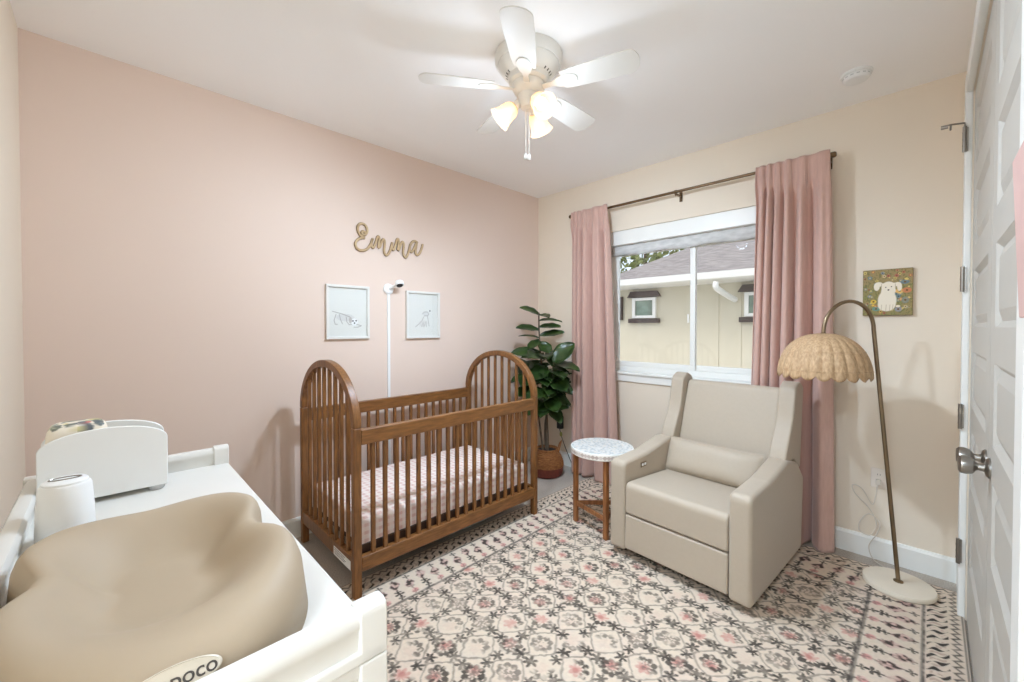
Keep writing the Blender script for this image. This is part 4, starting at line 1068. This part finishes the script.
# caddy
def caddy():
    root = thing('nursery_caddy', 'white caddy with arched panels standing at the wall end of the tray', 'caddy', (-1.815, -.002, TZ))
    W = M['plastic']
    hw = .142
    arc = [(hw, .015), (hw, .17)]+[(hw*cos(t_), .17+.052*sin(t_)) for t_ in np.linspace(.08, PI-.08, 24)]+[(-hw, .17), (-hw, .015)]
    for x0, x1 in ((.055, .065), (-.065, -.055)):
        G().extrude(arc, lambda p, q: (x0, p, q), lambda p, q: (x1, p, q)).build('arched_panel', W, root, bevel=.003)
    for y in (-1, 1):
        G().box((-.055, y*hw-(.008 if y > 0 else 0), .015), (.055, y*hw+(0 if y > 0 else .008), .16)).build('side_panel', W, root, bevel=.002)
    G().box((-.055,-hw+.008,.015), (.055,hw-.008,.025)).build('caddy_floor', W, root)
    for x in (-.045, .045):
        for y in (-.115, .115):
            f = G().lathe([(0,0),(.016,0),(.02,.005),(.02,.016),(0,.016)], 20, (x, y, 0)).build('foot', M['slot'], root)
    # patterned pack inside
    nu, nv = 90, 120
    U, V = np.meshgrid(np.linspace(0,1,nu), np.linspace(0,1,nv))
    ang = U*2*PI
    sp = lambda w, e: np.sign(w)*np.abs(w)**e
    hx, hy, hz = .045, .066, .108
    Bt = -PI/2+PI*V
    PX = hx*sp(np.cos(Bt), .35)*sp(np.cos(ang), .35); PY = hy*sp(np.cos(Bt), .35)*sp(np.sin(ang), .35); PZ = hz*sp(np.sin(Bt), .35)
    img = np.zeros((nv,nu,3)); img[:] = lin((236,228,212))
    rd = random.Random(3); pal = [(70,84,88),(206,196,140),(170,172,150),(204,120,112),(96,104,92),(150,160,160),(60,72,84)]
    for k in range(80):
        c = np.array([rd.uniform(-hx,hx), rd.uniform(-hy,hy), rd.choice([rd.uniform(.02,hz), hz])]); r = rd.uniform(.008,.02); col = rd.choice(pal)
        d = np.sqrt((PX-c[0])**2+(PY-c[1])**2+(PZ-c[2])**2)+.006*vnoise(U*30,V*30,k)
        blend(img, np.clip((r-d)/.003, 0, 1)*.9, col)
    pos = np.stack([PX, PY, PZ], -1).reshape(-1,3).astype(np.float32)
    p = painted('wipes_pack', nu, nv, pos, img, PRINT, None, (-1.815, -.064, TZ+.0255+hz))
    p.data.polygons.foreach_set('use_smooth', [True]*len(p.data.polygons))
    tag(p, 'patterned wipes pack standing inside the white arched caddy', 'wipes pack')
    p2 = G().box((-.03,-.006,0), (.03,.006,.172)).build('card', mat('olive_card', (168,164,140), .7, var=.25, vscale=60), None, (-1.815, .045, TZ+.0255), bevel=.001)
    tag(p2, 'thin olive patterned card standing in the caddy beside the wipes pack', 'card')
caddy()
# canister
t = thing('canister', 'white round canister with a slotted lid in front of the arched caddy', 'canister', (-1.50, -.076, TZ))
G().lathe([(0,0),(.050,0),(.053,.004),(.051,.08),(.047,.136),(.043,.143),(0,.143)], 48).build('canister_body', M['plastic'], t)
G().lathe([(0,.143),(.041,.143),(.041,.148),(.036,.152),(0,.153)], 48).build('canister_lid', M['plastic'], t)
r_ = []
for k in range(40):
    a = 2*PI*k/40; r_.append((.012*cos(a), .028*sin(a), .1534))
G().tube(r_, .0016, 6, closed=True).build('slot_ring', M['steel'], t)

# ------------------------------------------------------------------ outside
struct(G().box((-14, YW+.5, -.35), (8, 20, -.3)).build('ground', M['bounce_gravel'], smooth=False))
def house():
    root = thing('neighbour_house', 'cream neighbouring house with grey shingle roof seen through the window', 'house', (-2.5, 7.2, -.3))
    X = lambda x: x+2.5; Zz = lambda z: z+.3
    G().box((X(-4.33), 0, 0), (X(3), 5, Zz(2.2))).build('house_wall', M['stucco'], root, smooth=False)
    G().box((X(-4.36), -.02, 0), (X(-4.29), .06, Zz(2.1))).build('corner_board', M['trim'], root, smooth=False)
    for x in (-2.47, -2.13): G().box((X(x)-.03, -.012, 0), (X(x)+.03, .0, Zz(2.1))).build('trim_board', M['stucco'], root, smooth=False)
    G().box((X(-4.40), -.55, Zz(2.08)), (X(3.4), .02, Zz(2.1))).build('soffit', M['trim'], root, smooth=False)
    gt = G().extrude([(-.55,0),(-.66,.02),(-.68,.12),(-.55,.12)], lambda a, b: (X(-4.40), a, Zz(2.08)+b), lambda a, b: (X(3.4), a, Zz(2.08)+b)).build('gutter', M['trim'], root, smooth=False)
    # hip roof
    z0, z1 = Zz(2.2), Zz(3.86)
    v = [(X(-4.42),-.62,z0),(X(3.5),-.62,z0),(X(3.5),5.6,z0),(X(-4.42),5.6,z0),(X(-1.3),2.5,z1),(X(1.0),2.5,z1),
         (X(-4.42),-.62,z0-.05),(X(3.5),-.62,z0-.05),(X(3.5),5.6,z0-.05),(X(-4.42),5.6,z0-.05)]
    G().add(v, [(0,1,5,4),(1,2,5),(2,3,4,5),(3,0,4),(0,6,7,1),(1,7,8,2),(2,8,9,3),(3,9,6,0),(6,9,8,7)]).build('roof', M['shingle'], root, smooth=False)
    G().tube(spline([(X(-2.28),-.6,Zz(2.05)),(X(-2.28),-.58,Zz(1.96)),(X(-2.22),-.3,Zz(1.86)),(X(-2.18),-.06,Zz(1.80))], 5), .045, 10).build('downspout', M['trim'], root)
    for x0, x1 in ((-3.99,-3.52),(-2.05,-1.58)):
        f = G()
        z_a, z_b = Zz(1.53), Zz(1.91)
        f.box((X(x0),-.05,z_a),(X(x1),.0,z_a+.05)).box((X(x0),-.05,z_b-.05),(X(x1),.0,z_b)).box((X(x0),-.05,z_a+.05),(X(x0)+.06,.0,z_b-.05)).box((X(x1)-.06,-.05,z_a+.05),(X(x1),.0,z_b-.05))
        fo = f.build('house_window', M['trim'], root, smooth=False)
        G().box((X(x0)+.06,-.02,z_a+.05),(X(x1)-.06,-.01,z_b-.05)).build('window_pane', M['winglass'], fo, smooth=False)
        G().box((X(x0)-.07,-.07,z_a-.09),(X(x1)+.07,.0,z_a-.01)).build('window_ledge', M['brown'], root, smooth=False)
        G().extrude([(X(x0)-.09,z_b+.01),(X(x1)+.09,z_b+.01),(X(x1)+.02,z_b+.12),(X(x0)-.02,z_b+.12)], lambda a, b: (a,-.08,b), lambda a, b: (a,.0,b)).build('window_hood', M['brown'], root, smooth=False)
    G().box((X(-4.33),-.06,Zz(1.5)),(X(-4.2),-.01,Zz(1.95))).build('shutter', M['brown'], root, smooth=False)
house()
def tree(x, y, h, r, seed, label):
    root = thing('tree', label, 'tree', (x, y, -.3))
    rd = random.Random(seed)
    G().tube([(0,0,0),(.1,0,h*.4),(0,.1,h*.8)], [.22,.16,.06], 8).build('trunk', M['bark'], root)
    g = G()
    for k in range(1500):
        while True:
            p = Vector((rd.uniform(-1,1), rd.uniform(-1,1), rd.uniform(-1,1)))
            if p.length < 1: break
        p = Vector((p.x*r, p.y*r, h*.72+p.z*r*.8)); s = rd.uniform(.08,.2)
        u = Vector((rd.gauss(0,1),rd.gauss(0,1),rd.gauss(0,1))).normalized(); w = u.orthogonal().normalized()*s; q = u.cross(w)*.6
        g.add([p-w, p-q, p+w, p+q], [(0,1,2,3)])
    g.build('crown', M['foliage'], root, smooth=False)
tree(-7.6, 14.5, 5.6, 2.5, 1, 'olive green tree crown rising behind the neighbouring roof')

# ------------------------------------------------------------------ light
HALL_FILL_W = 13
w = bpy.data.worlds.new('sky'); S.world = w; w.use_nodes = True
nt = w.node_tree; bg = nt.nodes['Background']
sk = nt.nodes.new('ShaderNodeTexSky'); sk.sky_type = 'NISHITA'; sk.sun_disc = False; sk.sun_elevation = math.radians(48); sk.sun_rotation = math.radians(200)
sk.air_density = 1.2; sk.dust_density = 4
hs = nt.nodes.new('ShaderNodeMixRGB'); hs.inputs[0].default_value = .75; hs.inputs[2].default_value = (.86, .96, 1.10, 1)
mu = nt.nodes.new('ShaderNodeMixRGB'); mu.blend_type = 'MULTIPLY'; mu.inputs[0].default_value = 1; mu.inputs[2].default_value = (.25, .25, .25, 1)
nt.links.new(sk.outputs[0], mu.inputs[1]); nt.links.new(mu.outputs[0], hs.inputs[1]); nt.links.new(hs.outputs[0], bg.inputs[0])
bg.inputs[1].default_value = .355
l = bpy.data.lights.new('sun', 'SUN'); l.energy = .25; l.angle = math.radians(20); l.color = (1, .96, .9)
lo = bpy.data.objects.new('sun', l); COL.objects.link(lo); lo.rotation_euler = (math.radians(38), 0, math.radians(-25))
l = bpy.data.lights.new('window_portal', 'AREA'); l.shape = 'RECTANGLE'; l.size = WX1-WX0; l.size_y = WZ1-WZ0; l.cycles.is_portal = True
lo = bpy.data.objects.new('window_portal', l); COL.objects.link(lo); lo.location = ((WX0+WX1)/2, YW+.15, (WZ0+WZ1)/2); lo.rotation_euler = (-PI/2, 0, 0)

l = bpy.data.lights.new('hall_fill_light', 'AREA'); l.shape = 'DISK'; l.size = .5; l.energy = HALL_FILL_W; l.color = LAMP_C  # invented source behind the camera, added to fill the room evenly
lo = bpy.data.objects.new('hall_fill_light', l); COL.objects.link(lo); lo.location = ((hx0+hx1)/2, -1.05, 2.55)

# ------------------------------------------------------------------ camera
cam = bpy.data.cameras.new('camera'); co = bpy.data.objects.new('camera', cam); COL.objects.link(co)
cam.sensor_width = 36; cam.lens = 36*411.5855/1024; cam.shift_y = -(341-332.785)/1024; cam.clip_start = .02
co.location = (0, 0, 1.37); co.rotation_euler = (math.radians(90-.8536), 0, math.radians(45.4007))
S.camera = co
vs = S.view_settings; vs.view_transform = 'Standard'; vs.look = 'None'; vs.gamma = 1; vs.use_curve_mapping = False
vs.exposure = 1.96
S.cycles.use_denoising = True; S.cycles.max_bounces = 14; S.cycles.diffuse_bounces = 12; S.cycles.transparent_max_bounces = 12; S.cycles.sample_clamp_indirect = 6
